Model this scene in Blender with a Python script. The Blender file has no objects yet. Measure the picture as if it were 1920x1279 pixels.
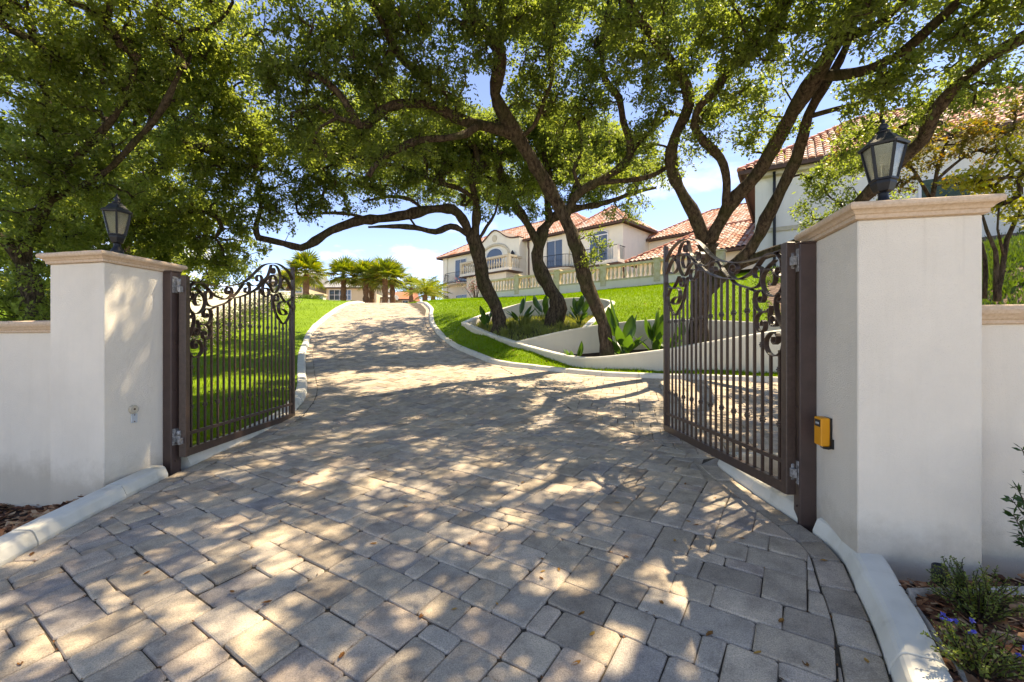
import bpy, math, random
import numpy as np
from mathutils import Vector, Matrix

SC = bpy.context.scene
COL = SC.collection
rnd = random.Random(7)
nr = np.random.default_rng(11)

# ------------------------------------------------------------------ camera, sky, sun, exposure
EYE = 1.25
cam = bpy.data.cameras.new('camera')
cam.lens = 16.0; cam.sensor_width = 36.0; cam.clip_start = 0.05; cam.clip_end = 3000
cam.shift_y = 10.5 / 1920
co = bpy.data.objects.new('camera', cam); COL.objects.link(co)
co.location = (0, 0, EYE); co.rotation_euler = (math.radians(90), 0, 0)
SC.camera = co

SUN = Vector((0.441, 0.277, 0.853)).normalized()
EL = math.asin(SUN.z); AZ = math.atan2(SUN.x, SUN.y)
w = bpy.data.worlds.new('World'); SC.world = w; w.use_nodes = True
nt = w.node_tree; nt.nodes.clear()
wo = nt.nodes.new('ShaderNodeOutputWorld'); bg = nt.nodes.new('ShaderNodeBackground')
sk = nt.nodes.new('ShaderNodeTexSky'); sk.sky_type = 'NISHITA'; sk.sun_disc = False
sk.sun_elevation = EL; sk.sun_rotation = AZ
sk.air_density = 0.45; sk.dust_density = 0.0; sk.ozone_density = 3.0; sk.altitude = 0
# a few fair-weather clouds low over the horizon
tc = nt.nodes.new('ShaderNodeTexCoord'); mp = nt.nodes.new('ShaderNodeMapping')
mp.inputs['Scale'].default_value = (1.0, 1.0, 2.6); mp.inputs['Location'].default_value = (0.37, 0.0, 0.1)
nz = nt.nodes.new('ShaderNodeTexNoise'); nz.inputs['Scale'].default_value = 4.2
nz.inputs['Detail'].default_value = 7; nz.inputs['Roughness'].default_value = 0.55
cr = nt.nodes.new('ShaderNodeValToRGB'); cr.color_ramp.elements[0].position = 0.53; cr.color_ramp.elements[1].position = 0.70
sep = nt.nodes.new('ShaderNodeSeparateXYZ')
mr = nt.nodes.new('ShaderNodeMapRange'); mr.inputs[1].default_value = 0.42; mr.inputs[2].default_value = 0.12
mr.inputs[3].default_value = 0.0; mr.inputs[4].default_value = 0.9
mul = nt.nodes.new('ShaderNodeMath'); mul.operation = 'MULTIPLY'
mx = nt.nodes.new('ShaderNodeMixRGB'); mx.inputs[2].default_value = (3.6, 3.8, 4.2, 1)
hs = nt.nodes.new('ShaderNodeHueSaturation'); hs.inputs['Saturation'].default_value = 1.06; hs.inputs['Hue'].default_value = 0.51
L = nt.links.new
L(tc.outputs['Generated'], mp.inputs[0]); L(mp.outputs[0], nz.inputs['Vector']); L(nz.outputs['Fac'], cr.inputs[0])
L(tc.outputs['Generated'], sep.inputs[0]); L(sep.outputs['Z'], mr.inputs[0])
L(cr.outputs[0], mul.inputs[0]); L(mr.outputs[0], mul.inputs[1])
L(sk.outputs[0], hs.inputs['Color']); L(hs.outputs[0], mx.inputs[1]); L(mul.outputs[0], mx.inputs[0])
L(mx.outputs[0], bg.inputs[0]); bg.inputs[1].default_value = 0.145
L(bg.outputs[0], wo.inputs[0])

sl = bpy.data.lights.new('sun', 'SUN'); sl.energy = 2.75; sl.angle = math.radians(0.53); sl.color = (1.0, 0.985, 0.96)
so = bpy.data.objects.new('sun', sl); COL.objects.link(so)
so.rotation_euler = SUN.to_track_quat('Z', 'Y').to_euler(); so.location = (20, 12, 40)

SC.view_settings.view_transform = 'Standard'; SC.view_settings.look = 'None'
SC.view_settings.gamma = 1.0; SC.view_settings.use_curve_mapping = False
SC.view_settings.exposure = 2.08
SC.view_settings.use_white_balance = True; SC.view_settings.white_balance_temperature = 9900; SC.view_settings.white_balance_tint = 7
SC.render.engine = 'CYCLES'
SC.cycles.max_bounces = 8; SC.cycles.diffuse_bounces = 4; SC.cycles.transmission_bounces = 6
SC.cycles.transparent_max_bounces = 8; SC.cycles.glossy_bounces = 3
SC.cycles.use_denoising = True
SC.cycles.sample_clamp_indirect = 6.0

F = 16 / 36 * 1920
def W(px, py, Y):
    """the point at distance Y straight ahead that lies in direction px,py of the 1920 wide view"""
    return Vector(((px - 960) / F * Y, Y, EYE + (650 - py) / F * Y))

# ------------------------------------------------------------------ tagging helpers
def tag(o, label, cat, group=None):
    o['label'] = label; o['category'] = cat
    if group: o['group'] = group
    return o
def kind(o, k, label=None, cat=None):
    o['kind'] = k
    if label: o['label'] = label
    if cat: o['category'] = cat
    return o
def empty(name, loc=(0, 0, 0), rz=0.0):
    o = bpy.data.objects.new(name, None); COL.objects.link(o)
    o.location = loc; o.rotation_euler = (0, 0, rz); o.empty_display_size = 0.1
    return o
def link(name, me, parent=None, mat=None):
    o = bpy.data.objects.new(name, me); COL.objects.link(o)
    if mat is not None and len(me.materials) == 0: me.materials.append(mat)
    if parent is not None: o.parent = parent
    return o
def put(name, me, parent, loc=(0, 0, 0), rot=(0, 0, 0), scale=(1, 1, 1)):
    o = bpy.data.objects.new(name, me); COL.objects.link(o); o.parent = parent
    o.location = loc; o.rotation_euler = rot; o.scale = scale
    return o

class MB:
    def __init__(s): s.v = []; s.f = []
    def add(s, vs, fs):
        b = len(s.v); s.v += [tuple(p) for p in vs]; s.f += [tuple(b + i for i in q) for q in fs]
    def box(s, lo, hi):
        x0, y0, z0 = lo; x1, y1, z1 = hi
        s.add([(x0,y0,z0),(x1,y0,z0),(x1,y1,z0),(x0,y1,z0),(x0,y0,z1),(x1,y0,z1),(x1,y1,z1),(x0,y1,z1)],
              [(3,2,1,0),(4,5,6,7),(0,1,5,4),(1,2,6,5),(2,3,7,6),(3,0,4,7)])
    def bbox(s, lo, hi, b=0.004):
        """box with chamfered vertical and top edges"""
        x0, y0, z0 = lo; x1, y1, z1 = hi
        def ring(i, z):
            a, c, d, e = x0+i, x1-i, y0+i, y1-i
            return [(a+b,d,z),(c-b,d,z),(c,d+b,z),(c,e-b,z),(c-b,e,z),(a+b,e,z),(a,e-b,z),(a,d+b,z)]
        s.rings([ring(b,z0), ring(0,z0+b), ring(0,z1-b), ring(b,z1)], True, True)
    def rings(s, R, cap0=False, cap1=False, closed=True):
        n = len(R[0]); b = len(s.v)
        for r in R: s.v += [tuple(p) for p in r]
        for i in range(len(R) - 1):
            for j in range(n if closed else n - 1):
                k = (j + 1) % n
                s.f.append((b+i*n+j, b+i*n+k, b+(i+1)*n+k, b+(i+1)*n+j))
        if cap0: s.f.append(tuple(b + j for j in reversed(range(n))))
        if cap1: s.f.append(tuple(b + (len(R)-1)*n + j for j in range(n)))
    def lathe(s, prof, n=12, c=(0, 0), phase=0.0):
        R = []
        for r, z in prof:
            R.append([(c[0]+r*math.cos(phase+2*math.pi*j/n), c[1]+r*math.sin(phase+2*math.pi*j/n), z) for j in range(n)])
        s.rings(R, True, True)
    def tube(s, pts, rad, n=8, jit=0.0, caps=True):
        pts = [Vector(p) for p in pts]; R = []
        if not hasattr(rad, '__len__'): rad = [rad] * len(pts)
        up = None
        for i, p in enumerate(pts):
            a = pts[max(i-1, 0)]; c = pts[min(i+1, len(pts)-1)]
            t = (c - a)
            if t.length < 1e-9: t = Vector((0, 0, 1))
            t.normalize()
            if up is None: up = Vector((1, 0, 0)) if abs(t.x) < 0.8 else Vector((0, 1, 0))
            x = (up - t * up.dot(t)).normalized(); y = t.cross(x); up = x
            rr = []
            for j in range(n):
                q = rad[i] * (1 + (jit * (rnd.random() - .5) if jit else 0))
                an = 2 * math.pi * j / n
                rr.append(p + x * (q * math.cos(an)) + y * (q * math.sin(an)))
            R.append(rr)
        s.rings(R, caps, caps)
    def prism(s, poly, z0, z1):
        s.rings([[(x, y, z0) for x, y in poly], [(x, y, z1) for x, y in poly]], True, True)
    def mesh(s, name, mat=None, smooth=False):
        me = bpy.data.meshes.new(name); me.from_pydata(s.v, [], s.f)
        if mat is not None: me.materials.append(mat)
        if smooth: me.polygons.foreach_set('use_smooth', [True] * len(me.polygons))
        me.validate(); me.update()
        return me
    def build(s, name, mat, parent=None, smooth=False):
        return link(name, s.mesh(name, mat, smooth), parent)

def quads_mesh(name, V, nper, mat, smooth=False):
    """V: (N, nper, 3) array, one n-gon each"""
    N = len(V); me = bpy.data.meshes.new(name)
    me.vertices.add(N * nper); me.vertices.foreach_set('co', np.ascontiguousarray(V, dtype=np.float32).ravel())
    me.loops.add(N * nper); me.loops.foreach_set('vertex_index', np.arange(N * nper, dtype=np.int32))
    me.polygons.add(N); me.polygons.foreach_set('loop_start', np.arange(0, N * nper, nper, dtype=np.int32))
    me.polygons.foreach_set('loop_total', np.full(N, nper, dtype=np.int32))
    me.materials.append(mat); me.update(calc_edges=True)
    return me

def catmull(P, step):
    """resample a polyline (any dim) smoothly at about the given step"""
    P = [np.array(p, float) for p in P]; out = []
    for i in range(len(P) - 1):
        p0 = P[max(i-1, 0)]; p1 = P[i]; p2 = P[i+1]; p3 = P[min(i+2, len(P)-1)]
        n = max(1, int(np.linalg.norm((p2 - p1)[:3]) / step))
        for k in range(n):
            t = k / n
            out.append(.5 * ((2*p1) + (-p0+p2)*t + (2*p0-5*p1+4*p2-p3)*t*t + (-p0+3*p1-3*p2+p3)*t**3))
    out.append(P[-1])
    return out

def inside(poly, x, y):
    """vectorised point in polygon"""
    x = np.asarray(x, float); y = np.asarray(y, float); r = np.zeros(x.shape, bool); n = len(poly)
    for i in range(n):
        x0, y0 = poly[i][0], poly[i][1]; x1, y1 = poly[(i+1) % n][0], poly[(i+1) % n][1]
        if y0 == y1: continue
        c = ((y0 > y) != (y1 > y)) & (x < (x1 - x0) * (y - y0) / (y1 - y0) + x0)
        r ^= c
    return r

class RBF:
    def __init__(s, pts):
        P = np.array(pts, float); s.X = P[:, :2]; n = len(P)
        d = np.linalg.norm(s.X[:, None] - s.X[None], axis=2)
        A = np.zeros((n+3, n+3)); A[:n, :n] = d; A[:n, n] = 1; A[:n, n+1:] = s.X; A[n, :n] = 1; A[n+1:, :n] = s.X.T
        A[:n, :n] += np.eye(n) * 1e-3
        s.w = np.linalg.solve(A, np.concatenate([P[:, 2], [0, 0, 0]]))
    def __call__(s, x, y):
        x = np.asarray(x, float); y = np.asarray(y, float); sh = x.shape
        Q = np.stack([x.ravel(), y.ravel()], 1); n = len(s.X); out = np.empty(len(Q))
        for a in range(0, len(Q), 4000):
            q = Q[a:a+4000]; d = np.linalg.norm(q[:, None] - s.X[None], axis=2)
            out[a:a+4000] = d @ s.w[:n] + s.w[n] + q @ s.w[n+1:]
        return out.reshape(sh)

# ------------------------------------------------------------------ materials
def newmat(name):
    m = bpy.data.materials.new(name); m.use_nodes = True
    n = m.node_tree; b = n.nodes['Principled BSDF']
    return m, n, b
def N(n, t, **k):
    x = n.nodes.new(t)
    for a, v in k.items():
        if a in x.inputs: x.inputs[a].default_value = v
        else: setattr(x, a, v)
    return x
def ramp(n, stops):
    r = n.nodes.new('ShaderNodeValToRGB'); e = r.color_ramp.elements
    while len(e) < len(stops): e.new(0.5)
    for i, (p, c) in enumerate(stops):
        e[i].position = p; e[i].color = (*c, 1)
    return r
def coords(n, kind='Object'):
    return n.nodes.new('ShaderNodeTexCoord').outputs[kind]
def bump(n, b, src, strength, dist=0.01):
    u = n.nodes.new('ShaderNodeBump'); u.inputs['Strength'].default_value = strength; u.inputs['Distance'].default_value = dist
    n.links.new(src, u.inputs['Height']); n.links.new(u.outputs[0], b.inputs['Normal']); return u
def world_pos(n): return n.nodes.new('ShaderNodeNewGeometry').outputs['Position']

def noise_mat(name, stops, scale=8, detail=6, rough=0.85, bscale=None, bstr=0.0, bdist=0.01, rand=None, randamt=0.0, spec=0.3, stretch=None):
    m, n, b = newmat(name)
    p = world_pos(n)
    if stretch:
        mpn = n.nodes.new('ShaderNodeMapping'); mpn.inputs['Scale'].default_value = stretch
        n.links.new(p, mpn.inputs[0]); p = mpn.outputs[0]
    t = N(n, 'ShaderNodeTexNoise', Scale=scale, Detail=detail, Roughness=0.6); n.links.new(p, t.inputs['Vector'])
    r = ramp(n, stops); src = t.outputs['Fac']
    if rand:
        rn = n.nodes.new('ShaderNodeObjectInfo').outputs['Random'] if rand == 'object' else n.nodes.new('ShaderNodeNewGeometry').outputs['Random Per Island']
        a = N(n, 'ShaderNodeMath', operation='MULTIPLY_ADD'); a.inputs[1].default_value = randamt; a.inputs[2].default_value = -randamt / 2
        n.links.new(rn, a.inputs[0]); s2 = N(n, 'ShaderNodeMath', operation='ADD')
        n.links.new(a.outputs[0], s2.inputs[0]); n.links.new(t.outputs['Fac'], s2.inputs[1]); src = s2.outputs[0]
    n.links.new(src, r.inputs[0]); n.links.new(r.outputs[0], b.inputs['Base Color'])
    b.inputs['Roughness'].default_value = rough; b.inputs['Specular IOR Level'].default_value = spec
    if bstr:
        t2 = N(n, 'ShaderNodeTexNoise', Scale=bscale or scale * 6, Detail=5, Roughness=0.6); n.links.new(p, t2.inputs['Vector'])
        bump(n, b, t2.outputs['Fac'], bstr, bdist)
    return m

M = {}
def stucco(name, c, d=0.07, dirt=False):
    m, n, b = newmat(name); p = world_pos(n)
    t = N(n, 'ShaderNodeTexNoise', Scale=1.3, Detail=6, Roughness=0.65); n.links.new(p, t.inputs['Vector'])
    r = ramp(n, [(0.3, tuple(x*(1-d) for x in c)), (0.7, tuple(min(x*(1+d*.5), .95) for x in c))])
    n.links.new(t.outputs['Fac'], r.inputs[0]); n.links.new(r.outputs[0], b.inputs['Base Color'])
    ms = n.nodes.new('ShaderNodeMapping'); ms.inputs['Scale'].default_value = (7, 7, .7); n.links.new(p, ms.inputs[0])
    t3 = N(n, 'ShaderNodeTexNoise', Scale=1.0, Detail=6, Roughness=0.7); n.links.new(ms.outputs[0], t3.inputs['Vector'])
    r3 = ramp(n, [(0.25, (.95,.945,.935)), (0.5, (1,1,1))]); n.links.new(t3.outputs['Fac'], r3.inputs[0])
    mm = N(n, 'ShaderNodeMixRGB', blend_type='MULTIPLY'); mm.inputs[0].default_value = 1.0
    n.links.new(r.outputs[0], mm.inputs[1]); n.links.new(r3.outputs[0], mm.inputs[2]); n.links.new(mm.outputs[0], b.inputs['Base Color'])
    if dirt:   # rain splash at the foot, a few drip marks under the cap
        sx = n.nodes.new('ShaderNodeSeparateXYZ'); n.links.new(p, sx.inputs[0])
        t4 = N(n, 'ShaderNodeTexNoise', Scale=5.0, Detail=8, Roughness=0.7); n.links.new(p, t4.inputs['Vector'])
        a1 = N(n, 'ShaderNodeMath', operation='MULTIPLY_ADD'); a1.inputs[1].default_value = -.5; a1.inputs[2].default_value = .22; n.links.new(t4.outputs['Fac'], a1.inputs[0])
        s1 = N(n, 'ShaderNodeMath', operation='ADD'); n.links.new(sx.outputs['Z'], s1.inputs[0]); n.links.new(a1.outputs[0], s1.inputs[1])
        m1 = N(n, 'ShaderNodeMapRange'); m1.inputs[1].default_value = .22; m1.inputs[2].default_value = -.02; m1.inputs[3].default_value = 0; m1.inputs[4].default_value = .5; n.links.new(s1.outputs[0], m1.inputs[0])
        ms2 = n.nodes.new('ShaderNodeMapping'); ms2.inputs['Scale'].default_value = (22, 22, .5); n.links.new(p, ms2.inputs[0])
        t5 = N(n, 'ShaderNodeTexNoise', Scale=1.0, Detail=4, Roughness=0.6); n.links.new(ms2.outputs[0], t5.inputs['Vector'])
        r5 = ramp(n, [(0.60, (0,0,0)), (0.72, (1,1,1))]); n.links.new(t5.outputs['Fac'], r5.inputs[0])
        m2 = N(n, 'ShaderNodeMapRange'); m2.inputs[1].default_value = 1.45; m2.inputs[2].default_value = 1.98; m2.inputs[3].default_value = 0; m2.inputs[4].default_value = .13; n.links.new(sx.outputs['Z'], m2.inputs[0])
        u2 = N(n, 'ShaderNodeMath', operation='MULTIPLY'); n.links.new(r5.outputs[0], u2.inputs[0]); n.links.new(m2.outputs[0], u2.inputs[1])
        mxx = N(n, 'ShaderNodeMath', operation='MAXIMUM'); n.links.new(u2.outputs[0], mxx.inputs[0]); n.links.new(m1.outputs[0], mxx.inputs[1])
        dm = N(n, 'ShaderNodeMixRGB'); dm.inputs[2].default_value = (.34,.27,.19,1); n.links.new(mxx.outputs[0], dm.inputs[0]); n.links.new(mm.outputs[0], dm.inputs[1]); n.links.new(dm.outputs[0], b.inputs['Base Color'])
    b.inputs['Roughness'].default_value = 0.92; b.inputs['Specular IOR Level'].default_value = 0.2
    t2 = N(n, 'ShaderNodeTexNoise', Scale=140.0, Detail=4, Roughness=0.7); n.links.new(p, t2.inputs['Vector'])
    bump(n, b, t2.outputs['Fac'], 0.8, 0.008)
    return m
M['stucco'] = stucco('stucco', (0.76, 0.68, 0.575), .09, True)
M['wall_cream'] = stucco('wall_cream', (0.80, 0.735, 0.59), .05)
M['wall_beige'] = stucco('wall_beige', (0.62, 0.52, 0.36), .05)
M['wall_coral'] = stucco('wall_coral', (0.62, 0.32, 0.22), .05)
M['wall_white'] = stucco('wall_white', (0.79, 0.75, 0.66), .04)
M['planter'] = stucco('planter', (0.64, 0.59, 0.49))
M['cap'] = noise_mat('cap_stone', [(0.3, (.47,.33,.225)), (0.5, (.555,.405,.285)), (0.75, (.61,.46,.34))], 55, 6, 0.85, 160, 0.3, 0.004)
M['kerb'] = noise_mat('kerb_concrete', [(0.22, (.38,.34,.26)), (0.40, (.64,.60,.51)), (0.6, (.71,.67,.58)), (0.85, (.76,.72,.63))], 4, 10, 0.8, 120, 0.25, 0.003, rand='object', randamt=.2)
M['iron'] = noise_mat('bronze_iron', [(0.3, (.050,.029,.022)), (0.7, (.082,.050,.039))], 30, 4, 0.42, 200, 0.1, 0.001, spec=.5)
M['post'] = noise_mat('post_steel', [(0.3, (.050,.028,.023)), (0.75, (.078,.045,.037))], 9, 6, 0.45, 90, 0.08, 0.001, spec=.5)
M['greymetal'] = noise_mat('worn_metal', [(0.35, (.10,.09,.085)), (0.6, (.33,.32,.31))], 40, 5, 0.45, spec=.5)
M['black'] = noise_mat('black_metal', [(0.3, (.006,.0065,.009)), (0.7, (.011,.012,.016))], 40, 4, 0.45, spec=.3)
M['yellow'] = noise_mat('yellow_plastic', [(0.3, (.72,.27,.008)), (0.7, (.80,.32,.012))], 9, 3, 0.4, spec=.5)
M['darkplastic'] = noise_mat('dark_plastic', [(0.3, (.015,.015,.015)), (0.7, (.03,.03,.03))], 9, 3, 0.4)
M['creamplastic'] = noise_mat('cream_plastic', [(0.3, (.46,.40,.31)), (0.7, (.54,.48,.38))], 9, 3, 0.5)
M['greyplastic'] = noise_mat('grey_plastic', [(0.3, (.42,.45,.47)), (0.7, (.5,.53,.55))], 9, 3, 0.5)
M['bounce_street'] = noise_mat('bounce_concrete', [(0.3, (.50,.465,.405)), (0.7, (.60,.56,.49))], 2, 8, 0.9, 60, 0.3, 0.01)  # pale tone for the added, unseen ground that bounces sunlight
M['sand'] = noise_mat('joint_sand', [(0.3, (.045,.034,.024)), (0.7, (.11,.088,.066))], 30, 6, 0.95, 200, 0.5, 0.01)
M['soil'] = noise_mat('soil', [(0.3, (.025,.015,.010)), (0.7, (.075,.045,.03))], 14, 8, 0.95, 60, 0.8, 0.03)
M['earth'] = noise_mat('earth', [(0.3, (.04,.045,.018)), (0.7, (.085,.08,.035))], 3, 8, 0.95, 20, 0.6, 0.05)
M['mulch'] = noise_mat('mulch_chip', [(0.2, (.06,.024,.014)), (0.42, (.16,.06,.03)), (0.62, (.28,.12,.055)), (0.85, (.42,.27,.16))], 9, 3, 0.9, rand='island', randamt=.75)
M['slope_mulch'] = noise_mat('slope_mulch', [(0.3, (.05,.03,.022)), (0.5, (.16,.10,.075)), (0.7, (.28,.19,.145))], 7, 8, 0.95, 25, 0.9, 0.06)
M['white'] = noise_mat('white_paint', [(0.3, (.70,.69,.66)), (0.7, (.78,.77,.74))], 6, 4, 0.6)
M['fascia'] = noise_mat('brown_fascia', [(0.3, (.075,.038,.024)), (0.7, (.11,.058,.038))], 6, 4, 0.6)
M['balu'] = noise_mat('cast_stone', [(0.3, (.50,.42,.29)), (0.7, (.63,.55,.40))], 5, 6, 0.85, 60, .2, .005)
M['balu_mossy'] = noise_mat('cast_stone_mossy', [(0.3, (.46,.39,.20)), (0.5, (.57,.49,.31)), (0.7, (.65,.57,.42))], 4, 6, 0.9)
M['shutter'] = noise_mat('green_shutter', [(0.3, (.035,.075,.06)), (0.7, (.06,.11,.09))], 6, 4, 0.6)
M['greyroof'] = noise_mat('grey_roof', [(0.3, (.20,.20,.20)), (0.7, (.36,.36,.36))], 2.5, 6, 0.9)
M['deadleaf'] = noise_mat('dead_leaf', [(0.2, (.16,.06,.015)), (0.5, (.36,.16,.03)), (0.8, (.50,.27,.06))], 20, 3, 0.7, rand='object', randamt=.7)
M['litter'] = noise_mat('leaf_litter', [(0.2, (.06,.025,.012)), (0.5, (.20,.075,.025)), (0.8, (.36,.17,.05))], 20, 3, 0.8, rand='island', randamt=.7)
M['driftwood'] = noise_mat('grey_wood', [(0.3, (.14,.12,.10)), (0.55, (.32,.29,.26)), (0.75, (.42,.39,.36))], 12, 8, 0.9, 50, .8, .01)

# roof tiles: terracotta blend with pale, sun-bleached pieces
def tile_mat(name, rand):
    m, n, b = newmat(name)
    src = n.nodes.new('ShaderNodeObjectInfo').outputs['Random'] if rand == 'object' else n.nodes.new('ShaderNodeNewGeometry').outputs['Random Per Island']
    r = ramp(n, [(0.0, (.40,.13,.07)), (0.25, (.52,.22,.13)), (0.5, (.60,.35,.26)), (1.0, (.64,.50,.43))])
    t = N(n, 'ShaderNodeTexNoise', Scale=9.0, Detail=4); n.links.new(world_pos(n), t.inputs['Vector'])
    a = N(n, 'ShaderNodeMath', operation='MULTIPLY_ADD'); a.inputs[1].default_value = .35; n.links.new(t.outputs['Fac'], a.inputs[0])
    n.links.new(src, a.inputs[2]); s2 = N(n, 'ShaderNodeMath', operation='ADD'); s2.inputs[1].default_value = -.17
    n.links.new(a.outputs[0], s2.inputs[0]); n.links.new(s2.outputs[0], r.inputs[0]); n.links.new(r.outputs[0], b.inputs['Base Color'])
    b.inputs['Roughness'].default_value = 0.8
    return m
M['tile'] = tile_mat('terracotta_tile', 'island'); M['tile_one'] = tile_mat('terracotta_tile_one', 'object')
M['ridge'] = noise_mat('ridge_tile', [(0.3, (.40,.13,.07)), (0.7, (.50,.20,.12))], 5, 4, 0.8)

def paver_mat(name, rand):
    m, n, b = newmat(name); p = world_pos(n)
    src = n.nodes.new('ShaderNodeObjectInfo').outputs['Random'] if rand == 'object' else n.nodes.new('ShaderNodeNewGeometry').outputs['Random Per Island']
    tint = ramp(n, [(0.0, (0.306,0.255,0.204)), (0.18, (0.460,0.381,0.292)), (0.36, (0.380,0.334,0.284)), (0.52, (0.529,0.440,0.339)), (0.66, (0.429,0.349,0.287)), (0.8, (0.476,0.415,0.342)), (0.9, (0.294,0.268,0.253)), (1.0, (0.557,0.462,0.363))])
    n.links.new(src, tint.inputs[0])
    # each stone its own patch of the cloudy concrete blend
    off = N(n, 'ShaderNodeMath', operation='MULTIPLY'); off.inputs[1].default_value = 40.0; n.links.new(src, off.inputs[0])
    va = N(n, 'ShaderNodeVectorMath', operation='ADD'); n.links.new(p, va.inputs[0]); n.links.new(off.outputs[0], va.inputs[1])
    t1 = N(n, 'ShaderNodeTexNoise', Scale=6.0, Detail=7, Roughness=0.65); n.links.new(va.outputs[0], t1.inputs['Vector'])
    r1 = ramp(n, [(0.28, (.62,.60,.60)), (0.5, (1.0,.98,.96)), (0.74, (1.28,1.24,1.18))]); n.links.new(t1.outputs['Fac'], r1.inputs[0])
    t2 = N(n, 'ShaderNodeTexNoise', Scale=170.0, Detail=3, Roughness=0.7); n.links.new(p, t2.inputs['Vector'])
    r2 = ramp(n, [(0.30, (.60,.60,.60)), (0.5, (1,1,1)), (0.68, (1.35,1.33,1.30))]); n.links.new(t2.outputs['Fac'], r2.inputs[0])
    t3 = N(n, 'ShaderNodeTexNoise', Scale=0.55, Detail=5, Roughness=0.6); n.links.new(p, t3.inputs['Vector'])
    r3 = ramp(n, [(0.3, (.84,.84,.85)), (0.7, (1.12,1.1,1.07))]); n.links.new(t3.outputs['Fac'], r3.inputs[0])
    cur = tint.outputs[0]
    for q in (r1, r2, r3):
        mm = N(n, 'ShaderNodeMixRGB', blend_type='MULTIPLY'); mm.inputs[0].default_value = 1.0
        n.links.new(cur, mm.inputs[1]); n.links.new(q.outputs[0], mm.inputs[2]); cur = mm.outputs[0]
    n.links.new(cur, b.inputs['Base Color']); b.inputs['Roughness'].default_value = 0.85; b.inputs['Specular IOR Level'].default_value = 0.25
    ad = N(n, 'ShaderNodeMath', operation='MULTIPLY_ADD'); ad.inputs[1].default_value = .35
    n.links.new(t2.outputs['Fac'], ad.inputs[0]); n.links.new(t1.outputs['Fac'], ad.inputs[2])
    bump(n, b, ad.outputs[0], 0.55, 0.012)
    return m
M['paver'] = paver_mat('paver', 'object'); M['paver_far'] = paver_mat('paver_far', 'island')

def leaf_mat(name, stops, trans=0.45, rough=0.45, tcol=None, spec=.35):
    m = bpy.data.materials.new(name); m.use_nodes = True; n = m.node_tree; b = n.nodes['Principled BSDF']; out = n.nodes['Material Output']
    isl = n.nodes.new('ShaderNodeNewGeometry').outputs['Random Per Island']
    t = N(n, 'ShaderNodeTexNoise', Scale=1.1, Detail=2); n.links.new(world_pos(n), t.inputs['Vector'])
    a = N(n, 'ShaderNodeMath', operation='MULTIPLY_ADD'); a.inputs[1].default_value = .6; n.links.new(isl, a.inputs[0])
    s = N(n, 'ShaderNodeMath', operation='MULTIPLY_ADD'); s.inputs[1].default_value = .8; s.inputs[2].default_value = -.2
    n.links.new(t.outputs['Fac'], s.inputs[0]); n.links.new(s.outputs[0], a.inputs[2])
    r = ramp(n, stops); n.links.new(a.outputs[0], r.inputs[0])
    n.links.new(r.outputs[0], b.inputs['Base Color']); b.inputs['Roughness'].default_value = rough; b.inputs['Specular IOR Level'].default_value = spec
    tr = n.nodes.new('ShaderNodeBsdfTranslucent')
    hv = N(n, 'ShaderNodeMixRGB', blend_type='MULTIPLY'); hv.inputs[0].default_value = 1.0; hv.inputs[2].default_value = (*(tcol or (2.3, 2.1, .7)), 1)
    n.links.new(r.outputs[0], hv.inputs[1]); n.links.new(hv.outputs[0], tr.inputs['Color'])
    mx = n.nodes.new('ShaderNodeMixShader'); mx.inputs[0].default_value = trans
    n.links.new(b.outputs[0], mx.inputs[1]); n.links.new(tr.outputs[0], mx.inputs[2]); n.links.new(mx.outputs[0], out.inputs['Surface'])
    return m
M['oak'] = leaf_mat('oak_leaf', [(0.1, (.058,.080,.032)), (0.5, (.100,.130,.044)), (0.9, (.138,.165,.056)), (1.0, (.18,.16,.05))], .62, .42, (2.9, 2.85, 1.2))
M['oak_light'] = leaf_mat('light_leaf', [(0.1, (.070,.094,.034)), (0.5, (.118,.146,.050)), (0.95, (.165,.185,.066))], .64, .40, (2.8, 2.75, 1.2))
M['maple'] = leaf_mat('maple_leaf', [(0.0, (.11,.14,.02)), (0.6, (.19,.20,.025)), (1.0, (.24,.17,.03))], .5)
M['bronze_leaf'] = leaf_mat('bronze_leaf', [(0.0, (.08,.09,.02)), (0.6, (.13,.12,.025)), (0.8, (.17,.09,.02)), (1.0, (.14,.14,.02))], .45)
M['paddle'] = leaf_mat('paddle_leaf', [(0.0, (.035,.085,.020)), (1.0, (.06,.13,.028))], .35, .3)
M['blade'] = leaf_mat('ornamental_grass', [(0.0, (.13,.17,.045)), (1.0, (.27,.28,.10))], .35)
M['shrub'] = leaf_mat('shrub_leaf', [(0.0, (.06,.10,.03)), (0.5, (.11,.155,.045)), (1.0, (.24,.28,.11))], .4)
M['glossy'] = leaf_mat('glossy_leaf', [(0.0, (.018,.045,.012)), (1.0, (.05,.10,.03))], .25, .25)
M['palm'] = leaf_mat('palm_frond', [(0.0, (.07,.11,.015)), (0.55, (.14,.19,.025)), (0.8, (.27,.25,.04)), (1.0, (.38,.26,.09))], .35)
M['hedge'] = leaf_mat('hedge_leaf', [(0.0, (.04,.08,.015)), (1.0, (.09,.15,.03))], .3)
M['pinkflower'] = leaf_mat('pale_flower', [(0.0, (.08,.12,.03)), (0.66, (.14,.19,.05)), (0.72, (.60,.40,.42)), (1.0, (.74,.66,.62))], .3, tcol=(1,1,1))
M['blueflower'] = leaf_mat('blue_flower', [(0.0, (.06,.07,.45)), (1.0, (.13,.15,.6))], .3, tcol=(1,1,1))
M['redflower'] = leaf_mat('red_flower', [(0.0, (.08,.11,.03)), (0.6, (.12,.13,.03)), (0.62, (.45,.08,.09)), (1.0, (.5,.14,.15))], .3, tcol=(1,1,1))
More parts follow.
